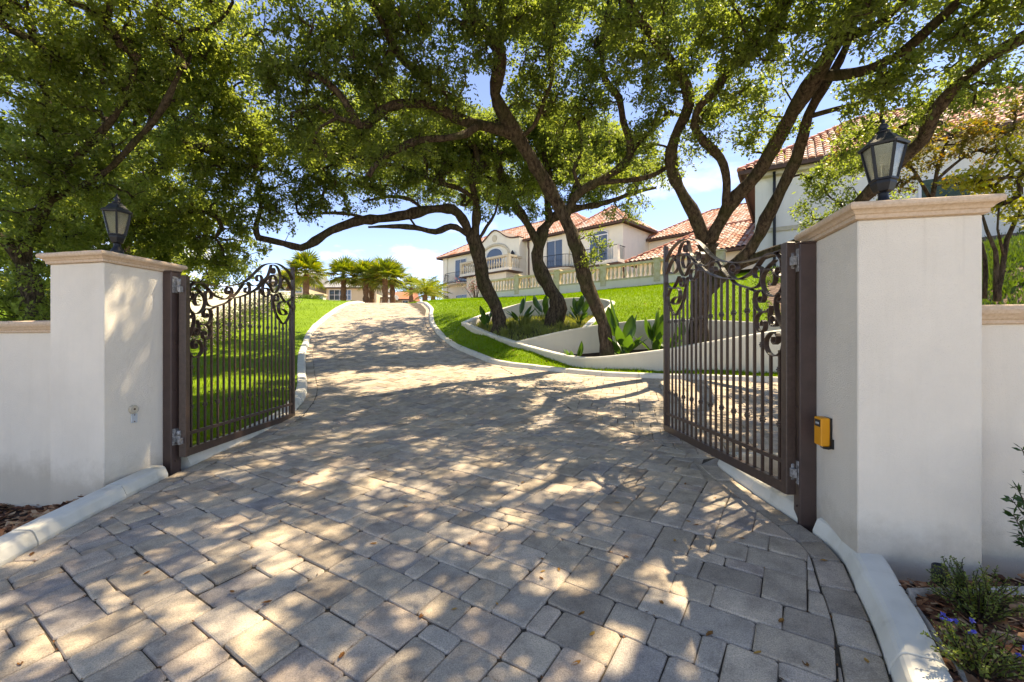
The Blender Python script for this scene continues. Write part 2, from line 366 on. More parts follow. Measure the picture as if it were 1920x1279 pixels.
M['grass'] = leaf_mat('grass_blade', [(0.0, (.10,.175,.005)), (0.6, (.15,.25,.007)), (0.9, (.20,.28,.02)), (1.0, (.27,.25,.07))], .4, .6, (1.8, 1.8, .7), .15)
M['lawn'] = noise_mat('lawn', [(0.25, (.10,.175,.005)), (0.5, (.145,.245,.006)), (0.66, (.175,.28,.010)), (0.85, (.24,.29,.03))], .9, 12, 0.9, 55, 0.9, 0.04)

def bark_mat():
    m, n, b = newmat('oak_bark'); p = coords(n, 'Object')
    mp_ = n.nodes.new('ShaderNodeMapping'); mp_.inputs['Scale'].default_value = (1, 1, .33); n.links.new(p, mp_.inputs[0])
    t = N(n, 'ShaderNodeTexNoise', Scale=17.0, Detail=10, Roughness=0.78); n.links.new(mp_.outputs[0], t.inputs['Vector'])
    r = ramp(n, [(0.34, (.012,.008,.006)), (0.45, (.055,.037,.026)), (0.58, (.135,.098,.070)), (0.75, (.24,.20,.155))])
    n.links.new(t.outputs['Fac'], r.inputs[0])
    t2 = N(n, 'ShaderNodeTexNoise', Scale=2.3, Detail=5); n.links.new(p, t2.inputs['Vector'])
    r2 = ramp(n, [(0.48, (0,0,0)), (0.66, (1,1,1))]); n.links.new(t2.outputs['Fac'], r2.inputs[0])
    mm = N(n, 'ShaderNodeMixRGB'); mm.inputs[2].default_value = (.055, .06, .02, 1)
    sc_ = N(n, 'ShaderNodeMath', operation='MULTIPLY'); sc_.inputs[1].default_value = .55
    n.links.new(r2.outputs[0], sc_.inputs[0]); n.links.new(sc_.outputs[0], mm.inputs[0]); n.links.new(r.outputs[0], mm.inputs[1])
    n.links.new(mm.outputs[0], b.inputs['Base Color']); b.inputs['Roughness'].default_value = 0.95; b.inputs['Specular IOR Level'].default_value = .15
    bump(n, b, t.outputs['Fac'], 1.0, 0.09)
    return m
M['bark'] = bark_mat()
M['palmbark'] = noise_mat('palm_bark', [(0.3, (.10,.055,.03)), (0.6, (.24,.14,.08)), (0.8, (.32,.24,.18))], 6, 8, 0.95, 12, .9, .08, stretch=(1,1,4))

def glass_mat(name, c, rough=0.04, alpha=1.0, spec=.9):
    m, n, b = newmat(name); b.inputs['Base Color'].default_value = (*c, 1); b.inputs['Roughness'].default_value = rough
    b.inputs['Specular IOR Level'].default_value = spec; b.inputs['IOR'].default_value = 1.5
    if alpha < 1: b.inputs['Alpha'].default_value = alpha
    return m
M['winglass'] = glass_mat('window_glass', (.05, .07, .09), .03)
def seeded():
    m = bpy.data.materials.new('seeded_glass'); m.use_nodes = True; n = m.node_tree; n.nodes.clear()
    out = n.nodes.new('ShaderNodeOutputMaterial'); tr = n.nodes.new('ShaderNodeBsdfTransparent'); tl = n.nodes.new('ShaderNodeBsdfTranslucent')
    gl = n.nodes.new('ShaderNodeBsdfGlossy'); gl.inputs['Roughness'].default_value = .12
    tr.inputs['Color'].default_value = (.85,.86,.82,1); tl.inputs['Color'].default_value = (.8,.79,.72,1)
    t = N(n, 'ShaderNodeTexNoise', Scale=90.0, Detail=3); r = ramp(n, [(0.35, (.15,.15,.15)), (0.7, (.6,.6,.6))])
    n.links.new(t.outputs['Fac'], r.inputs[0]); a = n.nodes.new('ShaderNodeMixShader'); c = n.nodes.new('ShaderNodeMixShader'); c.inputs[0].default_value = .12
    n.links.new(r.outputs[0], a.inputs[0]); n.links.new(tr.outputs[0], a.inputs[1]); n.links.new(tl.outputs[0], a.inputs[2])
    n.links.new(a.outputs[0], c.inputs[1]); n.links.new(gl.outputs[0], c.inputs[2]); n.links.new(c.outputs[0], out.inputs['Surface'])
    return m
M['seeded'] = seeded()
# ------------------------------------------------------------------ terrain heights
PY = [-60, -10, 0, 1.5, 2.5, 3.2, 4.5, 5.75, 7, 9.4, 11, 14.3, 18.5, 22, 24.5, 27, 40, 60, 400]
PZ = [-1.6, -.9, -.42, -.22, -.10, -.03, .07, .15, .25, .57, .80, 1.25, 2.2, 3.05, 3.55, 3.85, 4.6, 5.4, 5.6]
def zr(x, y):
    """height of the paved drive"""
    y = np.asarray(y, float); x = np.asarray(x, float)
    return np.interp(y, PY, PZ) + .018 * np.clip(x, -6, 6) * np.clip((12 - y) / 5, 0, 1)

LEFT = [(-2.9,0.0),(-2.97,0.6),(-3.12,2.0),(-3.22,3.0),(-3.29,4.0),(-3.31,4.9),(-3.32,6.2),(-3.44,7.2),(-3.83,8.5),(-4.8,10.6),(-5.96,13.2),(-7.2,16.5),(-7.86,19.2),(-8.4,22.4),(-8.75,25),(-9.2,28.5)]
RFAR = [(-6.0,28.5),(-4.75,24.5),(-4.0,22.0),(-3.69,20.2),(-3.22,18.0),(-2.58,16.0),(-1.95,14.45),(-1.43,13.2),(-.87,12.0),(-.39,11.1),(.55,10.45),(1.8,9.7),(3.07,9.35),(4.8,8.95),(6.2,8.5),(9.0,7.8),(12,7.1)]
RNEAR = [(12,2.4),(7,3.55),(4,4.2),(2.75,4.45),(2.3,4.53),(2.06,4.5),(1.98,4.38),(1.98,4.0),(2.02,3.3),(2.03,2.86),(1.88,2.49),(1.74,2.18),(1.56,1.85),(1.25,1.3),(.75,.5),(.45,0.0)]
left = [tuple(p) for p in catmull(LEFT, .1)]
rfar = [tuple(p) for p in catmull(RFAR, .1)]
rnear = [tuple(p) for p in catmull(RNEAR, .06)]
DRIVE = left + rfar + rnear

def edge_dist(x, y):
    E_ = np.array(left[::2] + rfar[::2] + rnear[::2]); s = x.shape; Q = np.stack([x.ravel(), y.ravel()], 1); o = np.empty(len(Q))
    for a in range(0, len(Q), 3000): o[a:a+3000] = np.min(np.linalg.norm(Q[a:a+3000, None] - E_[None], axis=2), axis=1)
    return o.reshape(s)
def sheet(name, x0, x1, y0, y1, st, zf, keep, mat, dz=0.0):
    xs = np.arange(x0, x1 + 1e-6, st); ys = np.arange(y0, y1 + 1e-6, st)
    X, Y = np.meshgrid(xs, ys, indexing='ij'); Z = zf(X, Y) + dz
    cx = (X[:-1, :-1] + st/2); cy = (Y[:-1, :-1] + st/2); K = keep(cx, cy)
    idx = np.arange(X.size).reshape(X.shape)
    f = np.stack([idx[:-1,:-1][K], idx[1:,:-1][K], idx[1:,1:][K], idx[:-1,1:][K]], 1)
    used = np.unique(f); remap = -np.ones(X.size, int); remap[used] = np.arange(len(used))
    V = np.stack([X.ravel(), Y.ravel(), Z.ravel()], 1)[used]; f = remap[f]
    me = bpy.data.meshes.new(name); me.from_pydata(V.tolist(), [], f.tolist()); me.materials.append(mat)
    me.polygons.foreach_set('use_smooth', [True] * len(me.polygons)); me.update()
    return link(name, me), (cx[K], cy[K])

# wide ground, out to the horizon
gx = [-900,-300,-120,-60,-30,-18,-12,-8,-4,0,4,8,12,18,30,60,120,300,900]
gy = [-300,-60,-20,-10,-5,0,1.5,2.5,3.2,4.5,5.75,7,9.4,11,14.3,18.5,22,24.5,27,40,60,120,300,1500]
mb = MB(); vi = {}
for i, x in enumerate(gx):
    for j, y in enumerate(gy):
        vi[i, j] = len(mb.v); mb.v.append((x, y, float(np.interp(y, PY, PZ)) - .45))
for i in range(len(gx)-1):
    for j in range(len(gy)-1): mb.f.append((vi[i,j], vi[i+1,j], vi[i+1,j+1], vi[i,j+1]))
kind(mb.build('ground', M['earth']), 'structure', 'bare earth and rough grass under the garden')

# drive bed (sand between the stones) and side drive
drive, _ = sheet('driveway', -10, 12, 0.0, 28.4, .12, zr, lambda x, y: inside(DRIVE, x, y), M['sand'], -.014)
kind(drive, 'structure', 'tumbled grey paver driveway climbing from the gates to the house')
court, _ = sheet('forecourt', -30, 14, 28.3, 62, 1.5, lambda x, y: np.interp(y, PY, PZ) + 0*x, lambda x, y: x < 10 - .0*y, M['paver_far'], -.03)
kind(court, 'structure', 'pale paved forecourt beyond the top of the drive')

m = MB(); m.box((-80, -12, -1.4), (80, -1.7, -.60)); kind(m.build('bounce_street', M['bounce_street']), 'structure', 'unseen pale concrete road added to bounce sunlight onto the pillars')  # out of view, added pale so its sunlit top throws warm fill
m = MB(); m.box((-80, -1.695, -1.4), (80, -.02, -.50)); kind(m.build('bounce_pavement', M['bounce_street']), 'structure', 'unseen pale concrete footway added to bounce sunlight onto the pillars')  # added unseen slab close to the gates, bounces sun onto pillar fronts
# ------------------------------------------------------------------ pavers
bound = np.array(left + rfar + rnear)
def edge_frames(path, side):
    P = np.array(path); T = np.gradient(P, axis=0); T /= np.linalg.norm(T, axis=1)[:, None] + 1e-9
    Nn = np.stack([-T[:, 1], T[:, 0]], 1) * side
    return P, T, Nn
eP = []; eN = []
for path, side in ((left, -1), (rfar, -1), (rnear, -1)):
    P, T, Nn = edge_frames(path, side)
    for p, q in zip(P[::2], Nn[::2]):
        t = p + q * .3
        if not inside(DRIVE, t[0], t[1]): q = -q
        eP.append(p); eN.append(q)
eP = np.array(eP); eN = np.array(eN)
# seam where the main drive's paving meets that of the side drive
SEAM = np.array(catmull([(-1.6,14.2),(-.4,11.1),(.35,9.0),(1.0,6.9),(1.62,5.4),(1.93,4.6),(2.04,4.2),(2.2,3.0),(2.4,0),(2.6,-2)], .1))
sT = np.gradient(SEAM, axis=0); sT /= np.linalg.norm(sT, axis=1)[:, None]; sN = np.stack([sT[:, 1], -sT[:, 0]], 1)   # towards the main drive
BORDER = .175
def clip(poly, p, nv):
    out = []; n = len(poly)
    d = [(q[0]-p[0])*nv[0] + (q[1]-p[1])*nv[1] for q in poly]
    for i in range(n):
        j = (i+1) % n
        if d[i] >= 0: out.append(poly[i])
        if (d[i] >= 0) != (d[j] >= 0):
            t = d[i] / (d[i] - d[j]); out.append((poly[i][0]+t*(poly[j][0]-poly[i][0]), poly[i][1]+t*(poly[j][1]-poly[i][1])))
    return out
def area(poly):
    return abs(sum(poly[i][0]*poly[(i+1)%len(poly)][1] - poly[(i+1)%len(poly)][0]*poly[i][1] for i in range(len(poly)))) / 2
def inset(poly, d):
    c = np.mean(poly, axis=0); n = len(poly); A = np.array(poly); out = []
    s = sum(A[i][0]*A[(i+1)%n][1] - A[(i+1)%n][0]*A[i][1] for i in range(n))
    if s < 0: A = A[::-1]
    for i in range(n):
        a = A[i-1]; b = A[i]; c = A[(i+1) % n]
        e1 = (b-a); e2 = (c-b); l1 = np.linalg.norm(e1); l2 = np.linalg.norm(e2)
        if l1 < 1e-6 or l2 < 1e-6: out.append(b); continue
        n1 = np.array([-e1[1], e1[0]]) / l1; n2 = np.array([-e2[1], e2[0]]) / l2
        m = n1 + n2; k = m @ m
        m = m * (2 / k) if k > .5 else n1
        out.append(b + m * d)
    return np.array(out)
def round_corners(poly, r):
    A = np.array(poly); n = len(A); out = []
    for i in range(n):
        a = A[i-1] - A[i]; c = A[(i+1) % n] - A[i]; la = np.linalg.norm(a); lc = np.linalg.norm(c)
        q = min(r * rnd.uniform(.6, 1.5), la*.3, lc*.3)
        out += [A[i] + a/(la+1e-9)*q, A[i] + c/(lc+1e-9)*q]
    return np.array(out)

stones = []   # polygons
def field(ang, x0, x1, y0, y1, seed, keepside):
    r = random.Random(seed); U = .106
    ca, sa = math.cos(ang), math.sin(ang)
    cs = [(x*ca + y*sa, -x*sa + y*ca) for x in (x0, x1) for y in (y0, y1)]
    a0 = int(min(c[0] for c in cs)/U) - 2; a1 = int(max(c[0] for c in cs)/U) + 2
    b0 = int(min(c[1] for c in cs)/U) - 2; b1 = int(max(c[1] for c in cs)/U) + 2
    occ = np.zeros((a1-a0+4, b1-b0+4), bool)
    ii = np.arange(a1-a0); jj = np.arange(b1-b0)
    A, B = np.meshgrid((ii+a0+.5)*U, (jj+b0+.5)*U, indexing='ij')
    near = inside(DRIVE, A*ca - B*sa, A*sa + B*ca)
    # grow the mask by 3 cells so that cut stones reach the border
    g = near.copy()
    for d in range(1, 4):
        g[d:] |= near[:-d]; g[:-d] |= near[d:]
    h = g.copy()
    for d in range(1, 4):
        h[:, d:] |= g[:, :-d]; h[:, :-d] |= g[:, d:]
    shapes = [(3,2),(2,3),(2,2),(2,2),(3,2),(2,3),(1,2),(2,1)]
    for i in range(a1-a0):
        for j in range(b1-b0):
            if occ[i, j] or not h[i, j]: continue
            order = shapes[:]; r.shuffle(order); order += [(2,2),(1,2),(2,1),(1,1)]
            for (sw, sh) in order:
                if i+sw > occ.shape[0] or j+sh > occ.shape[1]: continue
                if not occ[i:i+sw, j:j+sh].any():
                    if (sw, sh) not in ((1,1),) and (sw+sh > 2):
                        # avoid leaving single cells
                        if sh < 3 and j+sh < occ.shape[1]-1 and not occ[i, j+sh] and occ[i, min(j+sh+1, occ.shape[1]-1)] and r.random() < .8: continue
                    occ[i:i+sw, j:j+sh] = True
                    u0 = (i+a0)*U; v0 = (j+b0)*U; u1 = u0+sw*U; v1 = v0+sh*U
                    q = []
                    for (uu, vv) in ((u0,v0),(u1,v0),(u1,v1),(u0,v1)):
                        uu += r.gauss(0, .0035); vv += r.gauss(0, .0035)
                        q.append((uu*ca - vv*sa, uu*sa + vv*ca))
                    c = np.mean(q, axis=0)
                    de = np.linalg.norm(eP - c, axis=1); m = de.argmin()
                    poly = q
                    if de[m] < .75:
                        ks = set(np.argsort(de)[:1])
                        for pt in q: ks.add(np.linalg.norm(eP - np.array(pt), axis=1).argmin())
                        for k in ks:
                            if eN[k] @ eN[m] < .75: continue
                            if len(poly) >= 3: poly = clip(poly, eP[k] + eN[k]*BORDER, eN[k])
                    ds = np.linalg.norm(SEAM - c, axis=1); k = ds.argmin()
                    if len(poly) >= 3:
                        if c[1] < 4.75:
                            if keepside < 0 and c[0] < 2.12: poly = []
                        elif ds[k] < .6:
                            poly = clip(poly, SEAM[k] + sN[k]*.004*keepside, sN[k]*keepside)
                        elif ((c - SEAM[k]) @ sN[k]) * keepside < 0: poly = []
                    if len(poly) < 3 or area(poly) < .0035: break
                    c = np.mean(poly, axis=0)
                    if inside(DRIVE, c[0], c[1]): stones.append(poly)
                    break
field(math.radians(-33), -10, 3, 0.1, 28.3, 3, 1)
field(math.radians(-14), -1, 12, 2.2, 11.4, 5, -1)
# border course beside the kerbs
for path in (left, rfar, rnear):
    P = np.array(path); s = 0.0; i = 0
    cum = np.concatenate([[0], np.cumsum(np.linalg.norm(np.diff(P, axis=0), axis=1))])
    while s < cum[-1] - .3:
        l = rnd.choice([.24, .24, .35, .3])
        def at(t):
            x = np.interp(t, cum, P[:, 0]); y = np.interp(t, cum, P[:, 1]); p = np.array([x, y])
            return p, eN[np.linalg.norm(eP - p, axis=1).argmin()]
        (p0, n0), (p1, n1) = at(s), at(s + l)
        q = [p0 + n0*.006, p1 + n1*.006, p1 + n1*(BORDER-.004), p0 + n0*(BORDER-.004)]
        q = [tuple(np.array(a) + nr.normal(0, .002, 2)) for a in q]
        stones.append(q); s += l

def proj(x, y, z):
    if y < .3: return None
    return 960 + F*x/y, 650 - F*(z-EYE)/y
info = []
for k, q in enumerate(stones):
    c = np.mean(q, axis=0); z = float(zr(c[0], c[1])); s = 0
    P = [proj(a[0], a[1], float(zr(a[0], a[1]))) for a in q]
    if all(P):
        xs = [p[0] for p in P]; ys = [p[1] for p in P]
        if max(xs) > 20 and min(xs) < 1900 and min(ys) < 1265 and max(ys) > 0:
            s = abs(sum(P[i][0]*P[(i+1)%len(P)][1]-P[(i+1)%len(P)][0]*P[i][1] for i in range(len(P))))
            # hidden behind the gate pillars
            mxp = sum(xs)/len(xs)
            if c[1] > 4.5 and (mxp < 330 or mxp > 1500): s *= .05
    info.append((s, k))
info.sort(reverse=True)
big = set(k for s, k in info[:295])

def stone_geom(q, far):
    c = np.mean(q, axis=0)
    q = inset(q, .0016)
    base = q if far else round_corners(q, .013)
    wn_ = 1.0 + .7*(c[0] < -1 and c[1] < 3.6); dz = rnd.gauss(0, .0022)*wn_; tx, ty = rnd.gauss(0, .007)*wn_, rnd.gauss(0, .007)*wn_
    def ring(poly, off):
        zz = zr(poly[:, 0], poly[:, 1])
        return [(p[0], p[1], float(z) + off + dz + tx*(p[0]-c[0]) + ty*(p[1]-c[1])) for p, z in zip(poly, zz)]
    lo = ring(base, -.055); a = ring(base, -.008)
    d = .006 if not far else .005
    m1 = ring(np.array([b + (c-b)*min(.35, d/(np.linalg.norm(c-b)+1e-6)) for b in base]), -.0015)
    m2 = ring(np.array([b + (c-b)*min(.6, 3.2*d/(np.linalg.norm(c-b)+1e-6)) for b in base]), .0012)
    return ([lo, a, m1, m2] if not far else [a, m1]), c
far = MB(); nfar = 0
for k, q in enumerate(stones):
    c0 = np.mean(q, axis=0)
    R, c = stone_geom(q, k not in big and (c0[1] > 7.5))
    if k in big:
        mbs = MB(); z0 = float(zr(c[0], c[1]))
        mbs.rings([[(x-c[0], y-c[1], z-z0) for x, y, z in r] for r in R], False, True)
        me = mbs.mesh('paver', M['paver'])
        o = link('paver', me, drive); o.location = (c[0], c[1], z0)
    else:
        far.rings(R, False, True); nfar += 1
R, _ = stone_geom([(1.66,4.02),(1.86,4.00),(1.85,4.45),(1.95,4.63),(2.12,4.69),(1.78,4.86),(1.60,4.60)], True)
far.rings([[(x, y, z-.007) for x, y, z in r] for r in R], False, True)
kind(far.build('pavers_beyond', M['paver_far'], drive), 'stuff')
print('PAVERS', len(stones), nfar)

# ------------------------------------------------------------------ kerbs
KPROF = [(0.0,-.10),(0.0,.018),(.026,.078),(.038,.092),(.056,.100),(.145,.103),(.168,.098),(.182,.084),(.188,-.10)]
def kerb(name, path, outside, label, seg=.78, smin=None, smax=None):
    P = np.array(path); root = empty(name, (0, 0, 0)); kind(root, 'structure', label)
    T = np.gradient(P, axis=0); T /= np.linalg.norm(T, axis=1)[:, None]; Nn = np.stack([-T[:,1], T[:,0]], 1) * outside
    cum = np.concatenate([[0], np.cumsum(np.linalg.norm(np.diff(P, axis=0), axis=1))])
    s = 0
    while s < cum[-1] - .1:
        e = min(s + seg, cum[-1]); n = max(2, int((e-s)/.1)); mbk = MB(); R = []
        jz = rnd.gauss(0, .003); jx = rnd.gauss(0, .003)
        mid = np.array([np.interp((s+e)/2, cum, P[:,0]), np.interp((s+e)/2, cum, P[:,1])])
        for t in np.linspace(s+.0045, e-.0045, n):
            p = np.array([np.interp(t, cum, P[:,0]), np.interp(t, cum, P[:,1])])
            nv = np.array([np.interp(t, cum, Nn[:,0]), np.interp(t, cum, Nn[:,1])]); nv /= np.linalg.norm(nv)
            z = float(zr(p[0], p[1])) + jz
            R.append([(p[0]+nv[0]*(a+jx)-mid[0], p[1]+nv[1]*(a+jx)-mid[1], z+b) for a, b in KPROF])
        mbk.rings(R, False, False, closed=False)
        mbk.f.append(tuple(range(len(KPROF)))); nn = len(R)-1; mbk.f.append(tuple(nn*len(KPROF)+j for j in reversed(range(len(KPROF)))))
        o = mbk.build('kerb_segment', M['kerb'], root, smooth=False); o.location = (mid[0], mid[1], 0)
        s = e
    return root
li = [p for p in left]
kl_front = [p for p in li if p[1] < 4.42]; kl_back = [p for p in li if p[1] > 4.60]
kerb('kerb', kl_front, 1, 'white rounded kerb in front of the lower gate pillar with the round sensor')
kerb('kerb', kl_back, 1, 'long white kerb edging the lawn behind the open gate and winding uphill')
kerb('kerb', rfar, 1, 'long white kerb curving round the foot of the planter walls')
ri = [p for p in rnear]
k1 = [p for p in ri if not (p[1] < 3.19 and p[0] < 3)]; k2 = [p for p in ri if p[1] < 3.12 and p[0] < 2.5]
kerb('kerb', k1, 1, 'white kerb with a rounded nose running under the gate beside the yellow box')
kerb('kerb', k2, 1, 'broad white kerb beside the bark mulch bed', seg=.62)

# ------------------------------------------------------------------ lawns, planters and beds
W1 = [(-1.64,15.5,2.09),(-.73,13.8,1.69),(.07,12.4,1.395),(.92,11.2,1.145),(1.49,10.6,1.026),(2.03,10.2,1.035),(3.25,9.9,1.19),(4.0,9.82,1.32),(5.18,9.6,1.53),(6.2,9.75,1.68)]
W2 = [(.07,12.4,1.38),(1.19,12.2,1.636),(1.94,12.0,1.77),(2.37,11.9,1.836),(3.77,11.5,1.94),(5.4,10.9,1.86),(6.2,9.95,1.72)]
W3 = [(-1.64,15.5,2.085),(-1.1,17,2.45),(-.1,18,2.85),(.7,18.2,3.06),(1.8,17.8,3.12),(2.89,17,3.08),(3.53,16,2.83),(2.83,14.2,2.33),(2.33,13,2.04),(1.96,12.12,1.78)]
w1 = catmull(W1, .15); w2 = catmull(W2, .15); w3 = catmull(W3, .15)
UPPER = [(p[0], p[1]) for p in w1 if p[1] >= 12.4] + [(p[0], p[1]) for p in w2 if p[0] < 1.96] + [(p[0], p[1]) for p in reversed(w3)]
LOWER = [(p[0], p[1]) for p in w1 if p[1] < 12.4 or p[0] > .07] + [(p[0], p[1]) for p in reversed(w2)]
hp = []
for x, y in RFAR[:-1][::1]:
    hp.append((x, y, float(zr(x, y)) + .055))
for (x, y, z), d in zip(W1, (.12,.15,.20,.22,.30,.34,.52,.62,.86,1.0)): hp.append((x-.12, y-.16, z-d))
for x, y, z in W3[1:]: hp.append((x, y, z-.03))
hp += [(2.4,12.3,1.80),(3.77,11.8,1.90),(5.4,11.3,1.84),(6.6,10.2,1.5),(6.9,11.2,1.85),(5,14,2.55),(6,18,3.45),(3,21,3.7),(0,22,3.5),(-2,20,2.95),
       (.2,28.6,4.35),(3.5,26.7,4.38),(6.8,24,4.45),(9.5,22,4.5),(-1.5,30,4.45),(-3.5,25,3.75),(13,19,4.8),(10,16,4.06),(8.6,9.2,1.9),(9.0,8.5,1.0),(11,11,3.0),(14,12,3.9),(16,9,3.2),(12,8.2,1.5),(14,16,4.6),(18,12,4.5),(22,10,4.6)]
hillR = RBF(hp)
def is_bed(x, y): return (x > 6.3 + (y-11.2)*.55) & ((y-11.2) + (x-6.3)*1.07 > 0) & (x > 6.0)
BAL_A = np.array([-2.0, 31.05]); BAL_B = np.array([9.9, 21.55])
def below_bal(x, y):
    d = BAL_B - BAL_A; return (x-BAL_A[0])*d[1] - (y-BAL_A[1])*d[0] > -.6
keepR = lambda x, y: (~inside(DRIVE, x, y)) & (~inside(UPPER, x, y)) & (~inside(LOWER, x, y)) & (y > np.interp(x, [p[0] for p in rfar], [p[1] for p in rfar])) & below_bal(x, y) & (~is_bed(x, y)) & (edge_dist(x, y) > .12)
def zlawnR(x, y):
    x = np.asarray(x, float); y = np.asarray(y, float)
    t = np.clip(edge_dist(x, y) / .75, 0, 1); t = t*t*(3-2*t)
    return (zr(x, y) + .07)*(1-t) + hillR(x, y)*t
lawnR, cellsR = sheet('lawn', -7, 14, 7, 31, .14, zlawnR, keepR, M['lawn'])
kind(lawnR, 'structure', 'bright green lawn sloping from the balustrade down to the planters')
bed, cellsB = sheet('planting_bed', 5.9, 24, 6.5, 24, .2, hillR, lambda x, y: is_bed(x, y) & (y > 7.2), M['slope_mulch'])
kind(bed, 'structure', 'steep mulched bank below the tall cream house wing')

floorU = RBF([(-.41,14,1.70),(1.36,14.5,1.90),(.5,12.8,1.40),(1.8,12.6,1.60),(-1.2,15.6,1.90),(0,17.3,2.2),(2.5,16,2.2)])
floorL = RBF([(.6,11.9,.95),(1.2,11.6,.78),(2.2,10.8,.72),(4.3,10.6,.98),(5.5,10.3,1.15)])
ub, cellsU = sheet('upper_planting_bed', -2, 4, 11.5, 18.5, .14, floorU, lambda x, y: inside(UPPER, x, y), M['soil']); kind(ub, 'structure', 'soil of the upper planter')
lb, cellsL = sheet('lower_planting_bed', 0, 6.6, 9.4, 12.6, .14, floorL, lambda x, y: inside(LOWER, x, y), M['soil']); kind(lb, 'structure', 'soil of the lower planter')

lx = [p[0] for p in LEFT]; ly = [p[1] for p in LEFT]
def zleft(x, y):
    xk = np.interp(y, ly, lx); d = np.clip(xk - x, 0, 30)
    return zr(x, y) + .055 + .03*np.clip(d/.4,0,1) + .045*d + .03*np.sin(x*.9+y*.5)*np.clip(d/2, 0, 1)
lawnL, cellsLL = sheet('lawn', -22, -2.9, 4.65, 29, .16, zleft, lambda x, y: (x < np.interp(y, ly, lx) - .05) & (edge_dist(x, y) > .12), M['lawn'])
kind(lawnL, 'structure', 'green lawn beside the drive behind the gate with the round sensor pillar')

def ribbon_wall(name, path, th, depth, mat, label, cat, capmat=None, group=None):
    """a freestanding wall following a 3-D polyline of its top"""
    root = empty(name, (0, 0, 0)); tag(root, label, cat, group)
    P = np.array(path); T = np.gradient(P[:, :2], axis=0); T /= np.linalg.norm(T, axis=1)[:, None] + 1e-9
    Nn = np.stack([-T[:,1], T[:,0]], 1)
    for nm, prof, mt in (('wall', [(-th/2,-depth),(th/2,-depth),(th/2,-.045),(-th/2,-.045)], mat),
                         ('coping', [(-th/2-.012,-.047),(th/2+.012,-.047),(th/2+.012,-.012),(th/2-.004,0),(-th/2+.004,0),(-th/2-.012,-.012)], capmat or mat)):
        m = MB(); m.rings([[(p[0]+n[0]*a, p[1]+n[1]*a, p[2]+b) for a, b in prof] for p, n in zip(P, Nn)], True, True)
        m.build(nm, mt, root)
    return root
ribbon_wall('retaining_wall', w1, .17, 1.7, M['planter'], 'low curved stucco planter wall nearest the drive', 'retaining wall', M['kerb'])
ribbon_wall('retaining_wall', w2, .16, 1.6, M['planter'], 'inner stucco wall behind the big leafed plants', 'retaining wall', M['kerb'])
ribbon_wall('retaining_wall', w3, .17, 1.5, M['planter'], 'rear curved planter wall below the upper lawn', 'retaining wall', M['kerb'])

# ------------------------------------------------------------------ grass blades
def grass(name, cx, cy, zf, n, hmin, hmax, label, st=.14):
    if len(cx) == 0: return
    # more blades where the lawn is close
    wgt = 1 / np.maximum(cy, 4.0) ** 1.7; wgt /= wgt.sum()
    k = nr.choice(len(cx), n, p=wgt)
    x = cx[k] + (nr.random(n) - .5) * st; y = cy[k] + (nr.random(n) - .5) * st; z = zf(x, y) - .005
    ok = edge_dist(x, y) > .2; x = x[ok]; y = y[ok]; z = z[ok]; n = len(x)
    h = nr.uniform(hmin, hmax, n); a = nr.uniform(0, 2*np.pi, n); wd = nr.uniform(.003, .006, n) * (1 + y/14)
    lean = nr.normal(0, .35, (n, 2)) * h[:, None]
    V = np.empty((n, 3, 3)); dx = np.cos(a)*wd; dy = np.sin(a)*wd
    V[:,0] = np.stack([x-dx, y-dy, z], 1); V[:,1] = np.stack([x+dx, y+dy, z], 1); V[:,2] = np.stack([x+lean[:,0], y+lean[:,1], z+h], 1)
    kind(link(name, quads_mesh(name, V, 3, M['grass'])), 'stuff', label, 'grass')
grass('grass', cellsR[0], cellsR[1], zlawnR, 75000, .035, .075, 'short grass of the sunny lawn around the planters')
grass('grass', cellsLL[0], cellsLL[1], zleft, 75000, .035, .08, 'short grass of the lawn behind the open gate by the winding kerb', .16)

# ------------------------------------------------------------------ gate pillars and roadside walls
ANG = math.radians(-12)
U = Vector((math.cos(ANG), math.sin(ANG), 0)); NV = Vector((-math.sin(ANG), math.cos(ANG), 0))
PR = Vector((2.013, 2.65, 0)); PL = Vector((-3.548, 3.956, 0))
PW, PD, PH = .61, .68, 1.985
CAPP = [(.004,0),(.022,.004),(.022,.026),(.030,.030),(.036,.040),(.046,.048),(.060,.054),(.066,.066),(.066,.078),(.060,.090),(.045,.096),(0,.098)]
def pillar(label, corner, x0, sens):
    root = empty('gate_pillar', (corner.x, corner.y, 0), ANG); tag(root, label, 'gate pillar')
    m = MB(); m.bbox((x0, 0, -.6), (x0+PW, PD, PH), .006); m.build('shaft', M['stucco'], root)
    m = MB(); R = []
    for off, z in CAPP:
        a, b, c, d = x0-off, x0+PW+off, -off, PD+off
        R.append([(a,c,PH+z),(b,c,PH+z),(b,d,PH+z),(a,d,PH+z)])
    m.rings(R, True, True); m.build('cap', M['cap'], root)
    return root
pillR = pillar('tall cream stucco pillar with stone cap carrying the yellow box', PR, 0, 1)
pillL = pillar('cream stucco pillar with stone cap and small round sensor', PL, -PW, 0)
